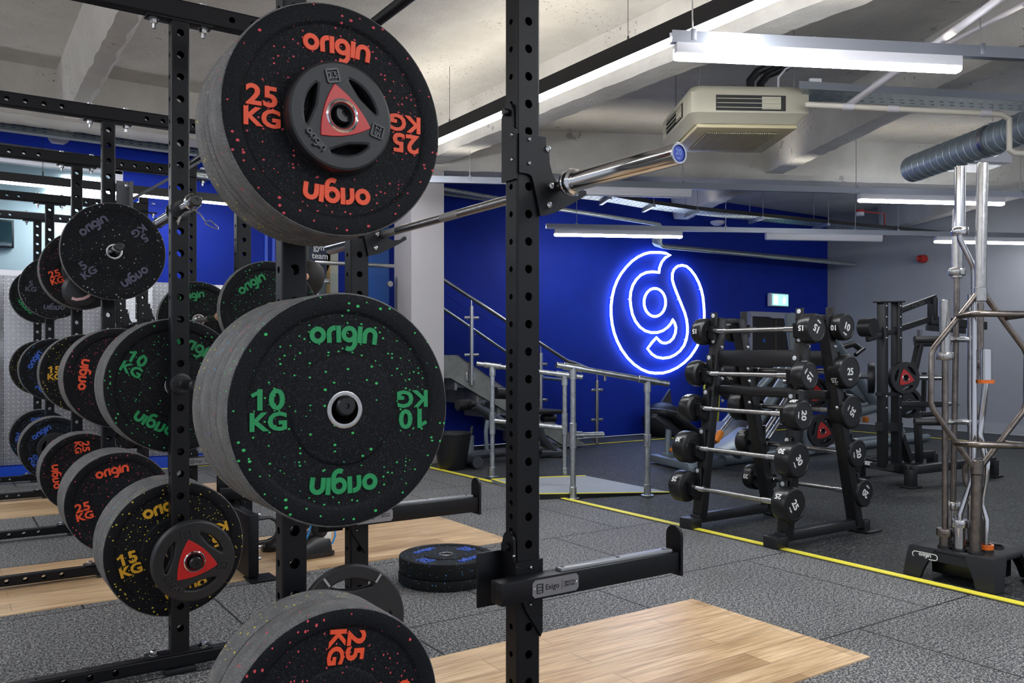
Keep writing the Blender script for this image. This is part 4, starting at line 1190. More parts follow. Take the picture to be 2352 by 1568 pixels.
for side, LL in ((-1, LV), (1, LB)):
    for x, z in LL:
        for y in FY:
            xs = (fx(z) - .034) if side < 0 else (bx_(z) + .034)
            m = MB()
            # cradle: pad on the upright, arm and upturned horn
            m.box(V((xs + side * .006, y, z + .02)) - o, (.014, .05, .20), None, .003)
            px = [(xs, -.09), (x - side * .004, -.062), (x + side * .026, -.045), (x + side * .030, .030), (x + side * .018, .034), (x + side * .014, -.012), (x, -.0175), (x - side * .016, -.010), (xs, .012)]
            m.poly([V((a, y - .022, z + b)) - o for a, b in px], (0, 1, 0), .044)
            hk = m.build('bar_cradle', PLAST, fr)
            m = MB()
            for dz in (-.062, .10): m.cyl(V((xs + side * .013, y, z + dz)) - o, V((xs + side * .017, y, z + dz)) - o, .0135, 16)
            m.build('bolt', PALEZ, hk)
_fb = {}
def fixed_bar(kg, x, yc, z, dia, ln, spin, label, half=.445):
    t = thing('fixed_barbell', label, 'barbell', (x, yc, z), group='fixed straight barbells on the A-frame rack')
    L = half
    if 'shaft' not in _fb:
        m = MB(); m.cyl((0, -.40, 0), (0, .40, 0), .0145, 16); _fb['shaft'] = m.mesh('shaft', BRUSH)
        m = MB(); m.cyl((0, -.06, 0), (0, .06, 0), .0182, 18)
        _fb['grip'] = m.mesh('grip', CHROME)
    link('shaft', _fb['shaft'], t); [link('grip_sleeve', _fb['grip'], t, (0, q, 0)) for q in (-.285, .285)]
    for s in (-1, 1):
        k = (kg, dia, ln, s)
        if k not in _fb:
            r = dia / 2
            m = MB(); m.lathe([(0, 0), (r * .55, 0), (r * .80, 0), (r * .96, .010), (r, .022), (r, ln - .016), (r * .95, ln - .004), (r * .86, ln), (r * .83, ln), (r * .81, ln - .002), (0, ln - .002)], (0, 0, 0), (0, s, 0), 14 if False else 36)
            hd = m.mesh('urethane_head', mat('urethane_black', (.011, .011, .012), .30))
            m = MB(); m.lathe([(.0165, -.028), (.0165, 0), (.024, 0), (.024, .002)], (0, 0, 0), (0, s, 0), 18); co = m.mesh('collar', CHROME)
            m = MB(); MM = Matrix.Translation((0, s * (ln - .0022), 0)) @ (Matrix() if s < 0 else Matrix.Rotation(PI, 4, 'Z')) @ STAND
            m.add(text_mesh(str(kg), .028, .03), MM @ Matrix.Diagonal((.058, .058, .05, 1)))
            logo(m.bm, .0085, .001, lambda u, v, w_: MM @ V((u, v - .048, w_)), q=1)
            M2 = Matrix.Rotation(R(62), 4, 'Y') @ Matrix.Translation((0, s * ln * .52, -r - .0004)) @ Matrix.Rotation(PI / 2, 4, 'Z') @ Matrix.Rotation(PI, 4, 'X')
            m.add(text_mesh(str(kg), .03, .02), M2 @ Matrix.Diagonal((.042, .042, .05, 1)))
            m.add(text_mesh(str(kg), .03, .02), Matrix.Rotation(PI, 4, 'Y') @ M2 @ Matrix.Diagonal((.042, .042, .05, 1)))
            _fb[k] = (hd, co, m.mesh('number_lettering', WHITEINK))
        hd, co, tx = _fb[k]
        h = link('urethane_head', hd, t, (0, s * (L - ln), 0), (0, R(spin), 0))
        link('collar', co, h); link('number_lettering', tx, h)
    return t
FRONT = [(15, .172, .085, 210, 'top'), (15, .164, .085, 130, 'second'), (20, .173, .09, 95, 'middle'), (30, .203, .105, 60, 'fourth'), (25, .196, .10, 60, 'lowest')]
for (x, z), (kg, dia, ln, sp, nm) in zip(LV, FRONT):
    fixed_bar(kg, x, 3.425, z, dia, ln, sp, f'black headed {kg} fixed barbell on the {nm} front cradle of the A-frame')
BACK = [(10, .160, .07, 25, 'top'), (25, .205, .10, 0, 'second'), (35, .210, .115, 125, 'middle'), (20, .178, .09, 80, 'fourth'), (20, .174, .085, 215, 'lowest')]
for (x, z), (kg, dia, ln, sp, nm) in zip(LB, BACK):
    fixed_bar(kg, x, {'top': 3.435, 'second': 3.46}.get(nm, 3.49), z, dia, ln, sp, f'black headed {kg} fixed barbell on the {nm} rear cradle of the A-frame')

# ================= STANDING BAR HOLDER =================
HT = .155
hc = V((4.135, 2.15, 0))
bh = thing('bar_holder', 'black moulded floor stand holding upright bars at the yellow line', 'bar holder', hc)
m = MB()
w2, l2 = .195, .197
m.box((0, 0, HT - .014), (w2 * 2, l2 * 2, .028), None, .010)
m.build('top_deck', SOFT, bh)
m = MB(); m.box((0, 0, .085), (.24, .26, .13), None, .006); m.build('under_body', PLAST, bh)
for sx in (-1, 1):
    for sy in (-1, 1):
        m = MB()
        tp = [V((sx * (w2 - .01), sy * (l2 - .115), HT - .002)), V((sx * (w2 - .01), sy * (l2 + .003), HT - .006)), V((sx * (w2 - .13), sy * (l2 + .003), HT - .006))]
        secs = []
        for z, fl, wd in ((HT - .004, 0, .125), (HT - .035, .008, .120), (.05, .017, .095), (.004, .022, .085)):
            cx_, cy_ = sx * (w2 + fl), sy * (l2 + fl)
            secs.append([m.bm.verts.new(p) for p in ((cx_, cy_ - sy * wd, z), (cx_, cy_, z), (cx_ - sx * wd, cy_, z), (cx_ - sx * wd, cy_ - sy * .022, z), (cx_ - sx * .022, cy_ - sy * .022, z), (cx_ - sx * .022, cy_ - sy * wd, z))])
        for s1, s2 in zip(secs, secs[1:]):
            for j in range(6): m.bm.faces.new((s1[j], s1[(j + 1) % 6], s2[(j + 1) % 6], s2[j]))
        m.bm.faces.new(secs[0]); m.bm.faces.new(list(reversed(secs[-1])))
        m.build('leg', SOFT, bh)
m = MB(); m.poly([(-w2 - .006, -.095, .095), (-w2 - .006, .095, .095), (-w2 - .002, .10, HT - .02), (-w2 - .002, -.10, HT - .02)], (1, 0, 0), .02); m.build('side_skirt', SOFT, bh)
holes9 = [(-.142, .050), (-.142, -.022), (-.142, -.094), (-.060, -.100), (0, 0), (-.055, .062), (.065, .0), (.065, .085), (.065, -.085)]
m = MB()
for x, y in holes9: m.lathe([(.0275, -.012), (.0275, .010), (.029, .012), (.033, .010), (.034, 0)], (x, y, HT), (0, 0, 1), 28); m.cyl((x, y, HT - .008), (x, y, HT + .0005), .028, 24)
m.build('socket_ring', PLAST, bh)
# badge on the camera-facing side
st = [(-.0115 if False else 0, 0)]
m = MB(); bd = [(.048 * 1 + .014 * math.cos(R(a)), .014 * math.sin(R(a))) for a in range(-90, 91, 18)] + [(-.048 + .014 * math.cos(R(a)), .014 * math.sin(R(a))) for a in range(90, 271, 18)]
BM = Matrix.Translation((-w2 - .0085, .115, .112)) @ Matrix.Rotation(R(-90), 4, 'Z') @ STAND
ribbon(m.bm, bd, .004, .002, lambda u, v, w_: BM @ V((u, v, w_)), True); logo(m.bm, .0145, .002, lambda u, v, w_: BM @ V((u, v - .004, w_))); m.build('printed_badge', WHITEINK, bh)

def upright_bar(name, label, hx, hy, parts, tilt=(0, 0)):
    t = thing(name, label, 'barbell', hc + V((hx, hy, HT)), (R(tilt[0]), R(tilt[1]), 0), 'bars standing in the black holder')
    for nm, mt, fn in parts:
        m = MB(); fn(m); m.build(nm, mt, t)
    return t
def sleeve(z0, z1, r=.025, collar_at=None):
    def f(m):
        m.lathe([(0, z0), (r - .002, z0), (r, z0 + .002), (r, z1 - .003), (r - .003, z1), (r * .8, z1), (r * .78, z1 - .004), (0, z1 - .004)], (0, 0, 0), (0, 0, 1), 32)
        if collar_at: m.lathe([(r * .6, collar_at - .018), (.0365, collar_at - .018), (.0385, collar_at - .014), (.0385, collar_at + .014), (.0365, collar_at + .018), (r * .6, collar_at + .018)], (0, 0, 0), (0, 0, 1), 32)
    return f
# hexagonal trap bar, nearest the photographer
th = R(-36)          # plane of the hexagon turned towards the line of sight
ux, uy = math.cos(th), math.sin(th)
H2 = lambda a, z, b=0: (a * ux - b * uy, a * uy + b * ux, z)
HEX = [(.022, 1.205), (.05, 1.165), (.205, .96), (.218, .93), (.218, .70), (.205, .665), (.05, .45), (.022, .41)]
def hexloop(m):
    pL = [H2(-a, z) for a, z in HEX]
    pR = [H2(a, z) for a, z in HEX]
    m.tube(pL, .0135, 12); m.tube(pR, .0135, 12)
def hexgrip(m):
    for z in (1.104, .514): m.tube([H2(-.10, z), H2(-.092, z + .006, -.12), H2(-.07, z + .006, -.14), H2(.12, z + .006, -.15), H2(.14, z + .006, -.13), H2(.128, z)], .0145, 12)
upright_bar('trap_bar', 'bronze hexagonal trap bar standing in the holder, hexagon towards the photographer', -.142, -.094, [
    ('lower_sleeve', WORN, lambda m: (sleeve(-.010, .37)(m), m.cyl((0, 0, .37), (0, 0, .435), .0285, 28))),
    ('upper_sleeve', BRUSH, lambda m: (sleeve(1.19, 1.82)(m), m.cyl((0, 0, 1.175), (0, 0, 1.24), .0285, 28))),
    ('hexagon_frame', WORN, hexloop), ('side_grip', WORN, hexgrip)], (.6, .86))
upright_bar('curl_bar', 'chrome zigzag curl bar standing in the holder beside the trap bar', -.142, -.022, [
    ('lower_sleeve', CHROME, sleeve(-.010, .145, collar_at=.13)),
    ('upper_sleeve', CHROME, sleeve(1.50, 1.817, collar_at=1.51)),
    ('bent_shaft', CHROME, lambda m: m.tube([(0, 0, .14), (0, 0, .17), (.050, -.033, .34), (.055, -.037, .38), (.055, -.037, .8), (.055, -.037, 1.32), (.050, -.033, 1.35), (0, 0, 1.47), (0, 0, 1.50)], .0135, 14))])
upright_bar('short_barbell', 'short dull steel bar standing in the holder corner nearest the fixed barbells', -.142, .050, [
    ('lower_sleeve', WORN, sleeve(-.010, .085, collar_at=.075)),
    ('shaft', WORN, lambda m: m.cyl((0, 0, .07), (0, 0, .93), .0145, 16)),
    ('upper_sleeve', BRUSH, sleeve(.90, 1.19, collar_at=.92))])
upright_bar('curl_bar', 'bronze wavy curl bar standing in the holder behind the zigzag curl bar', .065, .0, [
    ('lower_sleeve', WORN, sleeve(-.010, .14, collar_at=.12)),
    ('bent_shaft', WORN, lambda m: m.tube([(0, 0, .12), (.0, -.01, .18), (0, .06, .30), (0, .065, .36), (0, -.01, .52), (0, -.015, .60), (0, .03, .72), (0, .0, .88)], .0145, 14)),
    ('upper_sleeve', WORN, sleeve(.86, 1.18, collar_at=.88))])
upright_bar('tricep_bar', 'steel ladder bar with parallel hand grips standing in the holder', -.055, .062, [
    ('lower_sleeve', BRUSH, sleeve(-.010, .21, collar_at=.19)),
    ('shaft', WORN, lambda m: m.cyl((0, 0, .2), (0, 0, 1.32), .0135, 16)),
    ('upper_sleeve', BRUSH, sleeve(1.30, 1.64, collar_at=1.33))], (.5, .9))
upright_bar('squat_bar', 'shiny bar with padded cross handles standing in the holder', 0, 0, [
    ('shaft', CHROME, lambda m: m.cyl((0, 0, -.01), (0, 0, 1.22), .0165, 16)),
    ('padded_handle', SOFT, lambda m: (m.tube([H2(-.27, 1.0), H2(-.13, 1.0)], .0175, 14), m.tube([H2(-.27, .60), H2(-.13, .60)], .0175, 14))),
    ('cross_arm', CHROME, lambda m: (m.tube([H2(-.14, 1.0), H2(0, 1.0)], .013, 12), m.tube([H2(-.14, .60), H2(0, .60)], .013, 12), m.cyl((0, 0, 1.02), (0, 0, .99), .019, 14), m.cyl((0, 0, .61), (0, 0, .58), .019, 14)))])
upright_bar('curl_bar', 'bright curl bar with an orange ring standing in the holder, front right', -.060, -.100, [
    ('shaft', CHROME, lambda m: m.tube([(0, 0, -.01), (0, 0, .15), (0, .02, .22), (0, .0, .34), (0, -.005, .42), (0, .03, .55), (0, .015, .66), (0, 0, .80)], .0145, 14)),
    ('upper_sleeve', CHROME, sleeve(.80, .955)),
    ('orange_ring', mat('orange_ring', (.78, .16, .02), .3), lambda m: (m.lathe([(.024, -.01), (.033, -.01), (.034, .012), (.024, .012)], (0, 0, .022), (0, 0, 1), 28), m.lathe([(.020, 0), (.036, 0), (.037, .016), (.020, .016)], (0, 0, .792), (0, 0, 1), 28)))])

# ================= PLATE LOADED ROW MACHINE (black) =================
YM = 4.05
pm = atY(2040, 1080, YM); pm.z = 0
mc = thing('row_machine', 'black plate loaded lever machine against the grey wall', 'gym machine', pm)
P = lambda x, y, Y=YM: atY(x, y, Y) - pm
MK = mat('machine_black', (.011, .011, .013), .38)
for px in (2027, 2059):
    a = P(px, 1072); b = P(px, 694)
    m = MB(); m.bar(a, b, .055, .07, .004, up=(0, 1, 0)); u_ = m.build('machine_upright', MK, mc)
    m = MB()
    for py in (703, 728, 752, 776, 910, 936): button(m, P(px, py) + V((0, -.037, 0)), (0, -1, 0), .011, .006)
    m.build('bolt', ZINC, u_)
m = MB(); m.bar(P(2016, 693), P(2068, 693), .09, .012, .002); m.bar(P(2018, 905), P(2066, 905), .06, .03); m.bar(P(2018, 980), P(2066, 980), .06, .07); m.build('cross_tie', MK, mc)
m = MB(); m.bar(P(2066, 713), P(2148, 683), .035, .05, .004); la = m.build('lever_arm', MK, mc)
m = MB(); MM = Matrix.Translation(P(2104, 699) + V((0, -.022, 0))) @ Matrix.Rotation(-math.atan2(-(P(2148, 683) - P(2066, 713)).z, (P(2148, 683) - P(2066, 713)).x) , 4, 'Y').inverted() @ STAND
m.add(text_mesh('MATRIX', .01, .03, 1.15), MM @ Matrix.Diagonal((.048, .048, .03, 1))); m.build('printed_lettering', mat('grey_print', (.12, .12, .13), .5), la)
m = MB(); m.bar(P(1992, 778), P(2138, 732), .035, .05, .004); m.bar(P(2142, 684), P(2142, 735), .05, .07, .004, up=(0, 1, 0)); m.bar(P(2135, 735), P(2262, 748), .05, .075, .005); m.bar(P(2130, 752), P(2215, 760), .03, .05); lb = m.build('lever_arm', MK, mc)
m = MB(); m.cyl(P(1998, 752) + V((-.02, -.05, 0)), P(1998, 752) + V((-.02, .06, 0)), .075, 28); m.build('counterweight', MK, lb)
m = MB(); m.bar(P(2112, 790), P(2092, 880), .06, .05, .004, up=(0, 1, 0)); m.tube([P(2104, 790), P(2180, 789)], .022, 12); m.tube([P(2106, 953), P(2150, 950)], .022, 12); m.bar(P(2107, 953), P(2112, 1062), .05, .05, .004, up=(0, 1, 0)); m.bar(P(2123, 855), P(2121, 945), .03, .03, 0, up=(0, 1, 0)); m.build('handle_frame', MK, mc)
m = MB(); m.bar(P(2112, 757), P(2113, 778), .035, .03, 0, up=(0, 1, 0)); m.build('adjuster', CHROME, mc)
m = MB(); m.bar(P(2060, 928), P(2168, 928), .05, .05, .004); m.bar(P(2068, 1000), P(2088, 1058), .06, .05); m.build('pivot_arm', MK, mc)
f1 = V((6.72, 4.47, 0)) - pm; f2 = V((6.56, 3.90, 0)) - pm; zz = V((0, 0, .14))
m = MB(); m.bar(f1 + zz, f2 + zz, .07, .08, .005); m.bar(f2 + zz, V((7.75, 3.84, .14)) - pm, .07, .07, .005); m.bar(f1 + zz, V((7.8, 4.42, .14)) - pm, .07, .07, .005); m.bar(P(2025, 1072), V((6.9, 4.1, .14)) - pm, .2, .05)
for q in (f1, f2, V((7.75, 3.84, 0)) - pm, V((7.8, 4.42, 0)) - pm): m.box(q + V((0, 0, .075)), (.075, .075, .14), None, .003); m.box(q + V((0, 0, .006)), (.15, .12, .012), None, .003)
m.build('base_frame', MK, mc)
m = MB(); m.box((f1 * .75 + f2 * .25) + V((-.045, 0, .145)), (.004, .09, .035), Matrix.Rotation(R(-16), 3, 'Z')); m.box((f1 * .2 + f2 * .8) + V((-.045, 0, .14)), (.004, .07, .03), Matrix.Rotation(R(-16), 3, 'Z')); m.build('white_label', WHITEINK, mc)
m = MB(); m.cyl(P(2085, 866) + V((0, -.05, 0)), P(2107, 866) + V((0, -.22, 0)), .022, 14); m.cyl(P(1990, 864), P(1970, 864), .02, 12); m.cyl(P(2125, 928), P(2200, 928), .016, 12); m.build('weight_horn', CHROME, mc)
grip_plate(.26, .05, 'tri-grip plate with red centre on the black lever machine, upper horn', P(2080, 868, 3.98) + pm, (0, 0, R(-22)), True, '20', False)
grip_plate(.26, .05, 'tri-grip plate on the black lever machine, lower horn', P(2088, 925, 4.25) + pm, (0, 0, R(-22)), False, '20', False)
g_ = grip_plate(.25, .05, 'tri-grip plate on the far side of the black lever machine', P(2008, 868, 4.25) + pm, (0, 0, R(35)), False, '20', False)

# ================= GREY LEG PRESS =================
lp0 = V((8.0, 5.35, 0))
lp = thing('leg_press', 'grey angled leg press machine behind the fixed barbell rack', 'gym machine', lp0)
Q = lambda x, y, Y: atY(x, y, Y) - lp0
def onfloor(x, y, z=.05): p = atZ(x, y, z) - lp0; return p
m = MB()
m.tube([onfloor(1660, 1057), onfloor(1850, 1035)], .05, 14); m.tube([onfloor(1850, 1036), onfloor(2130, 1004)], .045, 14); m.tube([onfloor(1935, 1015), onfloor(2100, 1000)], .04, 12); m.tube([onfloor(1650, 1040), onfloor(1700, 955, .3)], .045, 12)
m.build('floor_rail', GREYM, lp)
a1, b1 = Q(1690, 1045, 5.3), Q(1828, 830, 5.3)
m = MB(); m.tube([a1, b1], .055, 16); m.tube([Q(1640, 1000, 5.9), Q(1795, 838, 5.9)], .045, 14); m.tube([Q(1860, 1040, 5.2), Q(1812, 720, 5.2)], .05, 14); m.tube([Q(1905, 770, 5.0), Q(1990, 900, 5.0), Q(2068, 995, 5.0)], .055, 14); m.tube([Q(1905, 770, 5.0), Q(1945, 1020, 5.0)], .06, 14); m.tube([Q(1925, 960, 5.0), Q(2030, 930, 5.0)], .05, 14)
m.build('diagonal_frame', GREYM, lp)
m = MB(); m.tube([Q(1745, 1010, 5.0), Q(1812, 905, 5.0)], .022, 12); m.tube([Q(1758, 1015, 5.0), Q(1826, 912, 5.0)], .022, 12); m.tube([Q(1650, 1000, 5.4), Q(1700, 935, 5.4)], .02, 12); m.build('guide_rod', CHROME, lp)
m = MB(); m.lathe([(0, 0), (.19, 0), (.21, .02), (.21, .07), (.19, .09), (0, .09)], Q(1700, 872, 4.9), (.25, .9, .35), 32); m.build('head_pad', PAD, lp)
m = MB(); m.box(Q(1670, 1000, 5.6), (.50, .45, .12), Matrix.Rotation(R(-25), 3, 'Y') @ Matrix.Rotation(R(20), 3, 'Z'), .04); m.build('seat_pad', PAD, lp)
m = MB(); m.box(Q(1700, 1000, 5.3) - V((0, 0, .05)), (.46, .40, .03), Matrix.Rotation(R(-25), 3, 'Y'), .01); m.build('foot_plate', GREYM, lp)
m = MB(); m.box(Q(1650, 1002, 5.3), (.05, .05, .12), Matrix.Rotation(R(40), 3, 'Y'), .01); m.box(Q(1988, 963, 5.1), (.05, .05, .06), None, .01); m.build('orange_catch', ORANGE, lp)
m = MB(); m.tube([Q(1925, 800, 5.0), Q(1960, 790, 5.0), Q(1978, 803, 5.0)], .028, 12); m.tube([Q(1965, 815, 4.9), Q(1984, 800, 4.9)], .02, 10); m.build('handle', PLAST, lp)
m = MB(); m.cyl(Q(1800, 875, 5.0), Q(1840, 875, 4.85), .025, 14); m.cyl(Q(1985, 905, 5.0), Q(2030, 905, 5.0), .025, 14); m.build('weight_horn', CHROME, lp)
m = MB(); m.box(Q(1960, 890, 5.1), (.35, .2, .22), Matrix.Rotation(R(25), 3, 'Y'), .05); m.build('carriage_cover', GREYM, lp)
for px, py, Y, red, lab in ((1878, 905, 5.35, True, 'grip plate with red centre on the leg press, upper pair'), (1862, 905, 5.55, True, 'second grip plate on the leg press, upper pair'),
                            (1890, 990, 5.1, True, 'grip plate with red centre on the leg press, lower pair'), (1868, 990, 5.3, True, 'second grip plate on the leg press, lower pair'), (1700, 975, 5.9, True, 'grip plate on the leg press beside the yellow panel')):
    grip_plate(.32, .05, lab, atY(px, py, Y), (0, 0, R(-16)), red, '20', False)
# yellow and black folded mats against the wall
m = MB(); m.box((0, 0, .45), (.30, .06, .90), Matrix.Rotation(R(4), 3, 'X'), .01); ym = m.build('folded_mat', YELP, None, (9.12, 8.42, .01)); tag(ym, 'tall yellow folded mat leaning on the blue wall behind the fixed barbells', 'exercise mat')
MB().box((0, -.036, .45), (.05, .008, .86), Matrix.Rotation(R(4), 3, 'X')).build('blue_stripe', SKIRTB, ym)

# ================= FLAT BENCH BY THE NEON =================
bn0 = atZ(1600, 1062); 
bn = thing('weight_bench', 'grey framed adjustable bench with black pad below the neon sign', 'bench', bn0)
B = lambda x, y, Y: atY(x, y, Y) - bn0
Yb = bn0.y + .1
m = MB(); m.bar(atZ(1500, 1050, .05) - bn0, atZ(1590, 1072, .05) - bn0, .09, .07, .01); m.bar(atZ(1590, 1070, .05) - bn0, atZ(1655, 1060, .05) - bn0, .07, .07, .01); m.box(atZ(1590, 1076, .03) - bn0, (.12, .10, .06), None, .01); m.build('base_frame', GREYM, bn)
m = MB(); m.tube([B(1533, 1050, Yb), B(1536, 985, Yb)], .032, 14); m.box(B(1535, 1045, Yb), (.11, .09, .05), None, .01); m.build('support_post', GREYM, bn)
m = MB(); m.cyl(B(1538, 1034, Yb), B(1545, 1032, Yb - .06), .022, 16); m.build('orange_knob', ORANGE, bn)
m = MB(); m.bar(B(1502, 952, Yb), B(1600, 1030, Yb), .07, .07, .01); m.build('pad_rail', GREYM2, bn)
m = MB(); m.bar(B(1503, 944, Yb), B(1530, 950, Yb), .30, .06, .02); m.bar(B(1530, 948, Yb), B(1615, 1022, Yb), .30, .07, .02); m.build('back_pad', PAD, bn)
bag = thing('gym_bag', 'black bag with yellow trim on the floor behind the bench', 'bag', (8.0, 8.25, .0))
m = MB(); m.lathe([(0, 0), (.18, .0), (.26, .10), (.27, .25), (.20, .38), (.09, .44), (0, .45)], (0, 0, 0), (0, 0, 1), 24); m.build('bag_body', SOFT, bag)
m = MB(); m.poly([(-.1, -.05, .40), (.12, -.05, .42), (.16, .02, .62), (.05, .02, .50)], (0, 1, 0), .03); m.build('bag_flap', SOFT, bag)
m = MB(); m.tube([(-.2, -.17, .22), (-.1, -.24, .28), (.02, -.26, .24)], .02, 8); m.tube([(.15, -.22, .35), (.2, -.18, .42)], .018, 8); m.build('yellow_trim', YEW, bag)

# ================= PARALLEL BARS + RAMP =================
pbar = thing('parallel_bars', 'galvanised tube parallel bars with two handrails and side stubs', 'parallel bars', (4.25, 5.5, 0))
o = V((4.25, 5.5, 0))
posts = {'A': (4.04, 6.301, .985), 'B': (4.523, 5.88, .905), 'C': (3.935, 5.013, .985), 'D': (4.489, 4.796, .885)}
for k, (x, y, h) in posts.items():
    b = V((x, y, 0)) - o
    m = MB(); m.cyl(b + V((0, 0, .012)), b + V((0, 0, h)), .0215, 18); po = m.build('post', GALV, pbar)
    m = MB(); m.cyl(b, b + V((0, 0, .008)), .05, 20); m.cyl(b, b + V((0, 0, .09)), .028, 18); m.cyl(b + V((0, 0, .38)), b + V((0, 0, .38 + (.19 if k != 'D' else .09))), .028, 18); m.cyl(b + V((0, 0, h - .09)), b + V((0, 0, h)), .028, 18); m.build('clamp_fitting', GALV, po)
def hr(a, b, e0, e1, name='handrail'):
    a = V(a) - o; b = V(b) - o; d = (b - a).normalized()
    m = MB(); m.cyl(a - d * e0, b + d * e1, .0215, 18); r_ = m.build(name, GALV, pbar)
    m = MB()
    for p in (a, b): m.cyl(p - d * .075, p + d * .075, .028, 18)
    m.build('tee_fitting', GALV, r_)
    m = MB(); m.cyl(a - d * (e0 + .004), a - d * e0, .022, 18); m.build('rail_cap', PLAST, r_)
hr((4.04, 6.301, .985), (4.523, 5.88, .905), .14, .16)
hr((3.935, 5.013, .985), (4.489, 4.796, .885), .13, .18)
m = MB(); m.cyl(V((4.04, 6.301, .50)) - o, V((4.523, 5.88, .44)) - o, .0215, 16); m.build('low_rail', GALV, pbar)
m = MB(); m.cyl(V((3.935, 5.013, .475)) - o, V((4.235, 5.02, .465)) - o, .0215, 16); m.cyl(V((3.94, 5.013, .475)) - o, V((4.02, 5.015, .472)) - o, .029, 16); st_ = m.build('side_stub', GALV, pbar)
rm = thing('ramp_platform', 'low grey ramp with yellow edges between the parallel bars', 'ramp', (4.3, 5.4, 0))
c = [atZ(1130, 1100, .03), atZ(1345, 1092, .03), atZ(1540, 1130, .004), atZ(1240, 1134, .04)]
o = V((4.3, 5.4, 0)); top = [p - o for p in c]
m = MB(); bt_ = [V((p.x, p.y, 0)) for p in top]
tv_ = [m.bm.verts.new(p) for p in top]; bv_ = [m.bm.verts.new(p) for p in bt_]
m.bm.faces.new(tv_); m.bm.faces.new(list(reversed(bv_)))
for i in range(4): m.bm.faces.new((tv_[i], tv_[(i + 1) % 4], bv_[(i + 1) % 4], bv_[i]))
m.build('ramp_board', mat('light_grey_deck', (.36, .39, .42), .5), rm)
m = MB()
for i in (0, 3): m.bar(top[i] + V((0, 0, .002)), top[(i + 1) % 4] + V((0, 0, .002)), .022, .004)
m.bar(top[2] + V((0, 0, .002)), top[3] + V((0, 0, .002)), .022, .004)
m.build('yellow_edge', YEL, rm)
m = MB(); m.poly([top[3] + V((-.01, -.01, 0)), top[2] + V((0, -.01, 0)), V((top[2].x, top[2].y - .01, 0)), V((top[3].x - .01, top[3].y - .01, 0))], (0, -1, 0), .01); m.build('dark_side', PLAST, rm)

# ================= STAIRS, LANDING, COLUMN =================
plain('column', COLM, (3.815, 7.42, 0), (4.18, 7.80, 2.98)).name = 'wall_column'
YS_ = 7.76
stc = struct(thing('stair', 'concrete stair descending along the blue wall', 'stairs', (5.3, YS_, 0)))
o = V((5.3, YS_, 0)); T_ = lambda x, y, Y=YS_: atY(x, y, Y) - o
CONS = mat('stair_concrete', (.23, .24, .235), .55, var=.25, vscale=6)
m = MB(); prof = [T_(1350, 1023), T_(1052, 815), T_(1000, 815), T_(1000, 868), T_(1035, 868), T_(1300, 1026)]
m.poly(prof, (0, 1, 0), .05); m.poly([p + V((0, .72, 0)) for p in prof], (0, 1, 0), .05); m.build('stringer', CONS, stc)
for k in range(6):
    t = (k + .5) / 6; p = T_(1052, 850).lerp(T_(1330, 1040), t)
    m = MB(); m.box(p + V((0, .40, .02)), (.30, .72, .045)); m.box(p + V((-.14, .40, -.06)), (.03, .72, .14)); m.build('tread', CONS, stc)
lo_ = T_(1000, 815).z
m = MB(); m.box((-1.95, .43, lo_ - .06), (2.0, .82, .12)); m.build('landing_slab', CONS, stc)
rl = thing('stair_railing', 'stainless handrail with glass panels along the concrete stair', 'railing', (5.3, YS_, 0))
INOX = mat('stainless_tube', (.52, .52, .52), .22, 1.0)
YR = YS_ - .03
T_ = lambda x, y, Y=YR: atY(x, y, Y) - o
m = MB(); m.tube([T_(1015, 640), T_(1303, 829), T_(1318, 833), T_(1389, 862), T_(1389, 874)], .021, 14); m.build('handrail', INOX, rl)
m = MB(); m.tube([T_(1005, 700, YR + .6), T_(1250, 868, YR + .6), T_(1290, 872, YR + .6)], .021, 14); m.build('handrail', INOX, rl)
for px, y0, y1 in ((1083, 702, 884), (1242, 810, 985), (1371, 874, 1019)):
    a, b = T_(px, y0), T_(px, y1)
    m = MB(); m.cyl(b, a, .022, 16); m.tube([a, a + V((0, 0, .075))], .006, 8); po = m.build('baluster_post', INOX, rl)
    m = MB(); m.cyl(b + V((0, .02, .09)), b + V((0, .03, .09)), .065, 24)
    for dz, s in ((.12, -1), (.12, 1), (-.12, -1), (-.12, 1)):
        q = a.lerp(b, .15 if dz > 0 else .62); m.box(q + V((s * .05, 0, 0)), (.08, .02, .035), None, .006)
    m.build('glass_clamp', INOX, po)
gl = [[(1000, 660), (1075, 712), (1075, 832), (1052, 812), (1000, 812)], [(1092, 716), (1232, 808), (1232, 940), (1092, 840)], [(1250, 815), (1300, 850), (1362, 878), (1362, 1015), (1335, 1008), (1250, 950)]]
for g in gl:
    m = MB(); m.poly([T_(x, y) for x, y in g], (0, 1, 0), .010); m.build('glass_panel', GLASS, rl)
lr = thing('landing_railing', 'stainless railing with glass panels in front of the office door', 'railing', (3.3, YS_, lo_))
o = V((3.3, YS_, lo_)); T_ = lambda x, y, Y=YR: atY(x, y, Y) - o
m = MB(); m.tube([T_(905, 611), T_(725, 602), T_(706, 607, YR - .0) + V((0, .45, .0))], .021, 14); m.build('handrail', INOX, lr)
m = MB(); m.cyl(T_(728, 606), T_(728, 606) - V((0, 0, .85)), .022, 14); m.box(T_(744, 645), (.11, .02, .05), None, .01); m.cyl(T_(895, 652) + V((0, -.02, 0)), T_(895, 652) + V((0, .01, 0)), .03, 16); m.build('baluster_post', INOX, lr)
m = MB(); m.poly([T_(734, 627), T_(1000, 640), T_(1000, 812), T_(734, 812)], (0, 1, 0), .01); m.build('glass_panel', GLASS, lr)
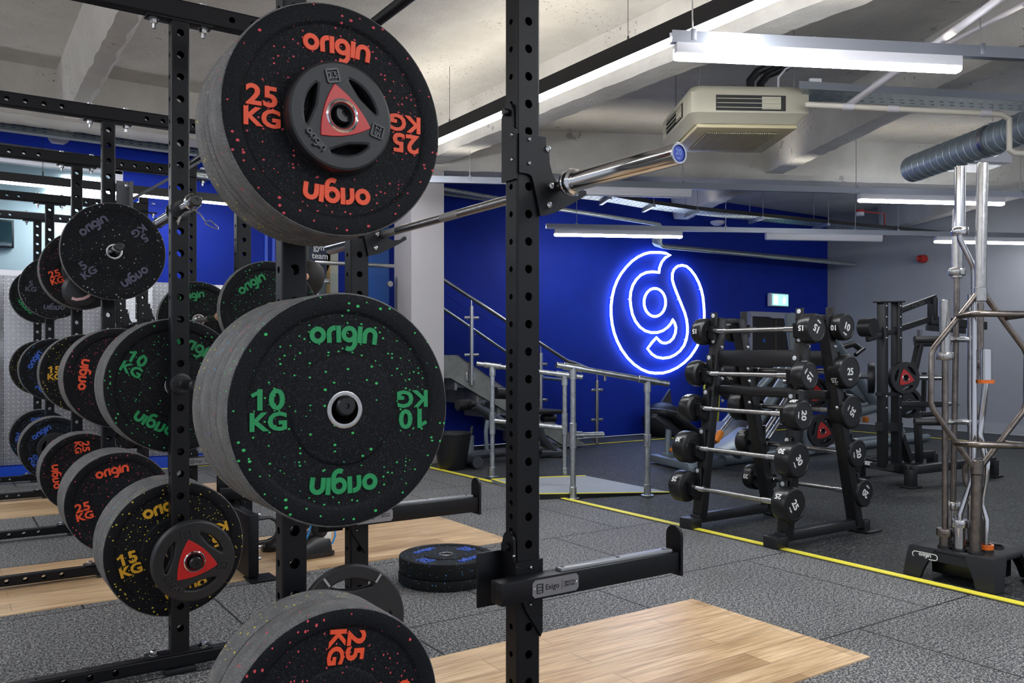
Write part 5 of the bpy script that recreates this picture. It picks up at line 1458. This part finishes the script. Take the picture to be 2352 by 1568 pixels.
# office door with round-cornered sign behind the landing
T_ = lambda x, y, Y=8.58: atY(x, y, Y)
ax, bx2 = T_(696, 600).x, T_(776, 600).x
dz0 = lo_ + YS_ * 0 + 0
m = MB(); m.box(((ax + bx2) / 2, 8.585, 2.05), (bx2 - ax, .03, 2.1)); d2 = struct(m.build('door_2', mat('cream_door_frame', (.50, .50, .42), .5)))
m = MB(); m.box(((T_(697, 600).x + T_(749, 600).x) / 2, 8.566, 2.05), (T_(749, 600).x - T_(697, 600).x, .012, 2.0)); struct(m.build('door_glass', mat('grey_green_glass', (.10, .12, .11), .1), d2))
m = MB(); m.box((T_(752, 600).x, 8.56, 2.05), (.035, .02, 2.05)); m.box((T_(718, 600).x, 8.556, 2.35), (.02, .01, 1.4)); struct(m.build('door_stile', mat('oak_door_stile', (.36, .20, .06), .5), d2))
sg = thing('door_sign', 'dark rounded sign with white lettering on the office door', 'sign', T_(735, 585, 8.55))
o = T_(735, 585, 8.55)
m = MB(); m.poly([(.16 * math.cos(a) ** 1 * .72, 0, .24 * math.sin(a)) for a in [2 * PI * i / 28 for i in range(28)]], (0, 1, 0), .006); m.build('sign_board', mat('navy_sign', (.012, .018, .05), .4), sg)
m = MB(); m.add(text_mesh('gym\nteam', .015, .02), Matrix.Translation((0, -.003, .03)) @ STAND @ Matrix.Scale(.09, 4)); m.add(text_mesh('room', .01, .02), Matrix.Translation((0, -.003, -.17)) @ STAND @ Matrix.Scale(.04, 4)) if False else None; m.build('sign_lettering', WHITEINK, sg)
m = MB(); m.box((atY(860, 600, 8.57).x, 8.585, 2.0), (.36, .02, 2.0)); struct(m.build('wall_panel_pale', mat('light_blue_panel', (.03, .14, .50), .4)))
m = MB()
for px in (611, 628): m.box((atY(px, 560, 8.59).x, 8.59, 1.3), (.03, .02, 2.4))
struct(m.build('trim_2', SKIRTB))

# bin, incline bench
bn_ = thing('flexible_tub', 'black rubber tub with moulded handles beside the white column', 'bin', (4.02, 6.98, 0))
m = MB(); m.lathe([(0, .004), (.125, 0), (.13, .01), (.185, .33), (.192, .335), (.190, .345), (.180, .34), (.128, .03), (0, .03)], (0, 0, 0), (0, 0, 1), 36); m.build('tub_body', SOFT, bn_)
for s in (-1, 1):
    m = MB(); c_, s_ = .83 * s, -.56 * s; m.tube([(c_ * .187 - s_ * w_, s_ * .187 + c_ * w_, z_) for w_, z_ in ((-.07, .335), (-.06, .375), (-.04, .39), (.04, .39), (.06, .375), (.07, .335))], .011, 10); m.build('handle', SOFT, bn_)
ib0 = V((5.0, 7.25, 0))
ib = thing('incline_bench', 'grey tube decline bench with black rollers below the stair', 'bench', ib0)
S_ = lambda x, y, Y=7.2: atY(x, y, Y) - ib0
m = MB(); m.tube([atZ(1068, 1052, .06) - ib0, atZ(1098, 1062, .06) - ib0], .055, 16); m.tube([S_(1060, 1047), S_(1240, 1030)], .045, 16); m.tube([S_(1235, 975), S_(1245, 1005), S_(1275, 1040)], .045, 14); m.tube([S_(1240, 1040), S_(1285, 1040)], .05, 14); m.tube([S_(1090, 930), S_(1130, 955), S_(1200, 1000)], .045, 14)
m.build('tube_frame', GREYM2, ib)
m = MB(); m.cyl(S_(1076, 1040), S_(1076, 1000), .055, 20); m.tube([S_(1118, 1035), S_(1116, 990), S_(1120, 965)], .022, 12); m.build('stub_post', GREYM, ib)
m = MB(); m.cyl(S_(1050, 930, 7.3), S_(1080, 929, 7.3), .055, 20); m.cyl(S_(1138, 902), S_(1175, 904), .06, 20); m.cyl(S_(1080, 927), S_(1112, 929), .03, 14); m.cyl(S_(1245, 960), S_(1275, 960), .04, 16); m.build('foam_roller', PAD, ib)
m = MB(); m.bar(S_(1190, 945), S_(1275, 944), .28, .05, .02); m.build('seat_pad', PAD, ib)
m = MB()
for q in (atZ(1085, 1066, .012) - ib0, atZ(1275, 1046, .012) - ib0): m.cyl(q - V((0, 0, .012)), q + V((0, 0, .012)), .09, 24)
m.build('rubber_foot', PAD, ib)

# ================= PERSON =================
pe = thing('person', 'person in dark clothes and black trainers standing with a barbell, mostly hidden by plates', 'person', (1.66, 4.46, 0))
def skin(name, verts, edges, rad, m_, parent, sub=2):
    me = bpy.data.meshes.new(name); me.from_pydata(verts, edges, [])
    ob = bpy.data.objects.new(name, me); col.objects.link(ob)
    ob.modifiers.new('s', 'SKIN'); sm = ob.modifiers.new('d', 'SUBSURF'); sm.levels = sub; sm.render_levels = sub
    for i, r_ in enumerate(rad): me.skin_vertices[0].data[i].radius = (r_, r_) if not isinstance(r_, tuple) else r_
    me.skin_vertices[0].data[0].use_root = True
    bpy.context.view_layer.update()
    nm = bpy.data.meshes.new_from_object(ob.evaluated_get(bpy.context.evaluated_depsgraph_get()))
    bpy.data.objects.remove(ob)
    for p in nm.polygons: p.use_smooth = True
    nm.materials.clear(); nm.materials.append(m_)
    return link(name, nm, parent)
SK = mat('skin', (.55, .30, .20), .5)
CL = mat('dark_sportswear', (.018, .018, .022), .8)
# faces -X; y is across the shoulders
vs = [(0, 0, .88), (0, 0, 1.05), (-.01, 0, 1.22), (-.02, 0, 1.32), (-.03, 0, 1.40), (-.04, 0, 1.44), (-.04, 0, 1.50), (-.035, 0, 1.555)]
ed = [(i, i + 1) for i in range(7)]; rd = [(.15, .11), (.13, .10), (.16, .11), (.15, .10), .055, .055, (.085, .095), (.075, .08)]
for s in (-1, 1):
    k = len(vs); vs += [(-.02, s * .17, 1.32), (-.13, s * .23, 1.17), (-.33, s * .15, 1.245), (-.385, s * .14, 1.275)]; rd += [.055, .042, .030, .024]; ed += [(3, k), (k, k + 1), (k + 1, k + 2), (k + 2, k + 3)]
    k = len(vs); vs += [(.0, s * .09, .82), (-.05, s * .12, .47), (.03, s * .13, .12), (-.0, s * .135, .055), (-.10, s * .14, .035)]; rd += [.07, .045, .030, .028, .026]; ed += [(0, k), (k, k + 1), (k + 1, k + 2), (k + 2, k + 3), (k + 3, k + 4)]
body = skin('body', vs, ed, rd, SK, pe)
sv = [(0, 0, .95), (-.01, 0, 1.10), (-.01, 0, 1.22), (-.02, 0, 1.32), (-.025, 0, 1.375)]; se = [(i, i + 1) for i in range(4)]; sr_ = [(.155, .115), (.14, .11), (.17, .12), (.165, .11), .07]
for s in (-1, 1):
    k = len(sv); sv += [(-.02, s * .175, 1.32), (-.075, s * .215, 1.24)]; sr_ += [.066, .056]; se += [(3, k), (k, k + 1)]
skin('shirt', sv, se, sr_, CL, pe)
lv = [(0, 0, .93), (0, 0, .85)]; le = [(0, 1)]; lr_ = [(.155, .12), (.15, .12)]
for s in (-1, 1):
    k = len(lv); lv += [(.0, s * .095, .78), (-.05, s * .12, .47), (.03, s * .13, .09)]; lr_ += [.10, .066, .046]; le += [(1, k), (k, k + 1), (k + 1, k + 2)]
skin('leggings', lv, le, lr_, CL, pe)
HAIR = mat('dark_brown_hair', (.010, .008, .007), .7, bump=.9, bscale=120)
m = MB(); m.lathe([(0, 0), (.045, .01), (.075, .05), (.090, .10), (.084, .15), (.055, .185), (.02, .198), (.0, .20)], (.002, 0, 1.40), (0, 0, 1), 24); hr_ = m.build('hair', HAIR, pe)
for s in (-1, 1):
    m = MB(); m.lathe([(0, 0), (.018, .003), (.02, .01), (.012, .016), (0, .016)], (-.05, s * .088, 1.50), (0, s, 0), 14); m.build('ear', SK, body)
m = MB()
m.lathe([(0, 0), (.012, .0), (.010, .02), (0, .028)], (-.125, 0, 1.485), (-1, 0, -.4), 12)
m.build('nose', SK, body)
m = MB()
for s in (-1, 1): m.lathe([(0, -.011), (.008, -.008), (.011, 0), (.008, .008), (0, .011)], (-.118, s * .033, 1.51), (-1, 0, 0), 12)
m.build('eye', mat('eye', (.02, .02, .02), .2), body)
m = MB(); m.tube([(-.122, -.022, 1.452), (-.130, 0, 1.450), (-.122, .022, 1.452)], .005, 8); m.build('mouth', mat('lips', (.4, .14, .12), .5), body)
for s in (-1, 1):
    for f in range(4):
        y = s * .14 + (f - 1.5) * .021; ln = (.95, 1.0, .97, .85)[f]
        skin('finger', [(-.385, y, 1.268), (-.425, y, 1.262), (-.452, y, 1.285), (-.440, y, 1.305 * 1.0)], [(0, 1), (1, 2), (2, 3)], [.0095, .009 * ln, .0085 * ln, .0075 * ln], SK, body, 1)
    skin('thumb', [(-.375, s * .11, 1.262), (-.405, s * .103, 1.255), (-.435, s * .11, 1.262)], [(0, 1), (1, 2)], [.011, .010, .009], SK, body, 1)
SHO = mat('black_trainer', (.012, .012, .013), .3)
for s in (-1, 1):
    x0, y0 = .0, s * .135
    m = MB(); secs = []
    for t_, w_, h_, zz_ in ((.075, .026, .06, .03), (.06, .036, .105, .03), (.0, .040, .11, .03), (-.06, .042, .085, .03), (-.13, .047, .065, .03), (-.175, .040, .05, .03), (-.20, .024, .035, .03)):
        secs.append([m.bm.verts.new((x0 + t_, y0 + w_ * math.cos(a), .022 + max(0, math.sin(a)) * h_)) for a in [PI * i / 8 for i in range(9)]])
    for a, b in zip(secs, secs[1:]):
        for j in range(8): m.bm.faces.new((a[j], a[j + 1], b[j + 1], b[j])).smooth = True
        m.bm.faces.new((a[8], a[0], b[0], b[8]))
    m.bm.faces.new(secs[0]); m.bm.faces.new(list(reversed(secs[-1])))
    sh = m.build('trainer', SHO, pe)
    m = MB(); secs = []
    for t_, w_ in ((.088, .026), (.07, .040), (0, .043), (-.08, .046), (-.14, .050), (-.185, .042), (-.212, .022)):
        secs.append([m.bm.verts.new((x0 + t_, y0 + q * w_, z_)) for q, z_ in ((-1, .0075), (1, .0075), (1.05, .028), (-1.05, .028))])
    for a, b in zip(secs, secs[1:]):
        for j in range(4): m.bm.faces.new((a[j], a[(j + 1) % 4], b[(j + 1) % 4], b[j]))
    m.bm.faces.new(secs[0]); m.bm.faces.new(list(reversed(secs[-1]))); m.build('sole', SHO, sh)
    m = MB(); m.box((x0 + .05, y0, .115), (.05, .05, .05), None, .01); m.build('white_tab', WHITEINK, sh)
pe.rotation_euler = (0, 0, 0)
# blue cord looped at the feet
q0 = atZ(735, 1262, .01)
pts = [(704, 1239), (712, 1225), (718, 1205), (706, 1236), (715, 1246), (735, 1255), (752, 1256), (764, 1247), (770, 1228), (769, 1205)]
dd_ = (q0 - V((0, 0, CAM_H)))
yy_ = q0.y - .12
p_ = [atY(x, y, yy_) for x, y in ((717, 1195), (712, 1215), (703, 1238), (706, 1244), (720, 1250), (738, 1256), (752, 1255), (764, 1246), (770, 1230), (769, 1205))]
p_ = [V((p.x, p.y, max(p.z, .014))) for p in p_]
o_ = p_[5].copy()
cr_ = MB().tube([p - o_ for p in p_], .0055, 8).build('cord', BLUEROPE, None, o_); tag(cr_, "blue cord looped around the person's black trainers", 'cord')
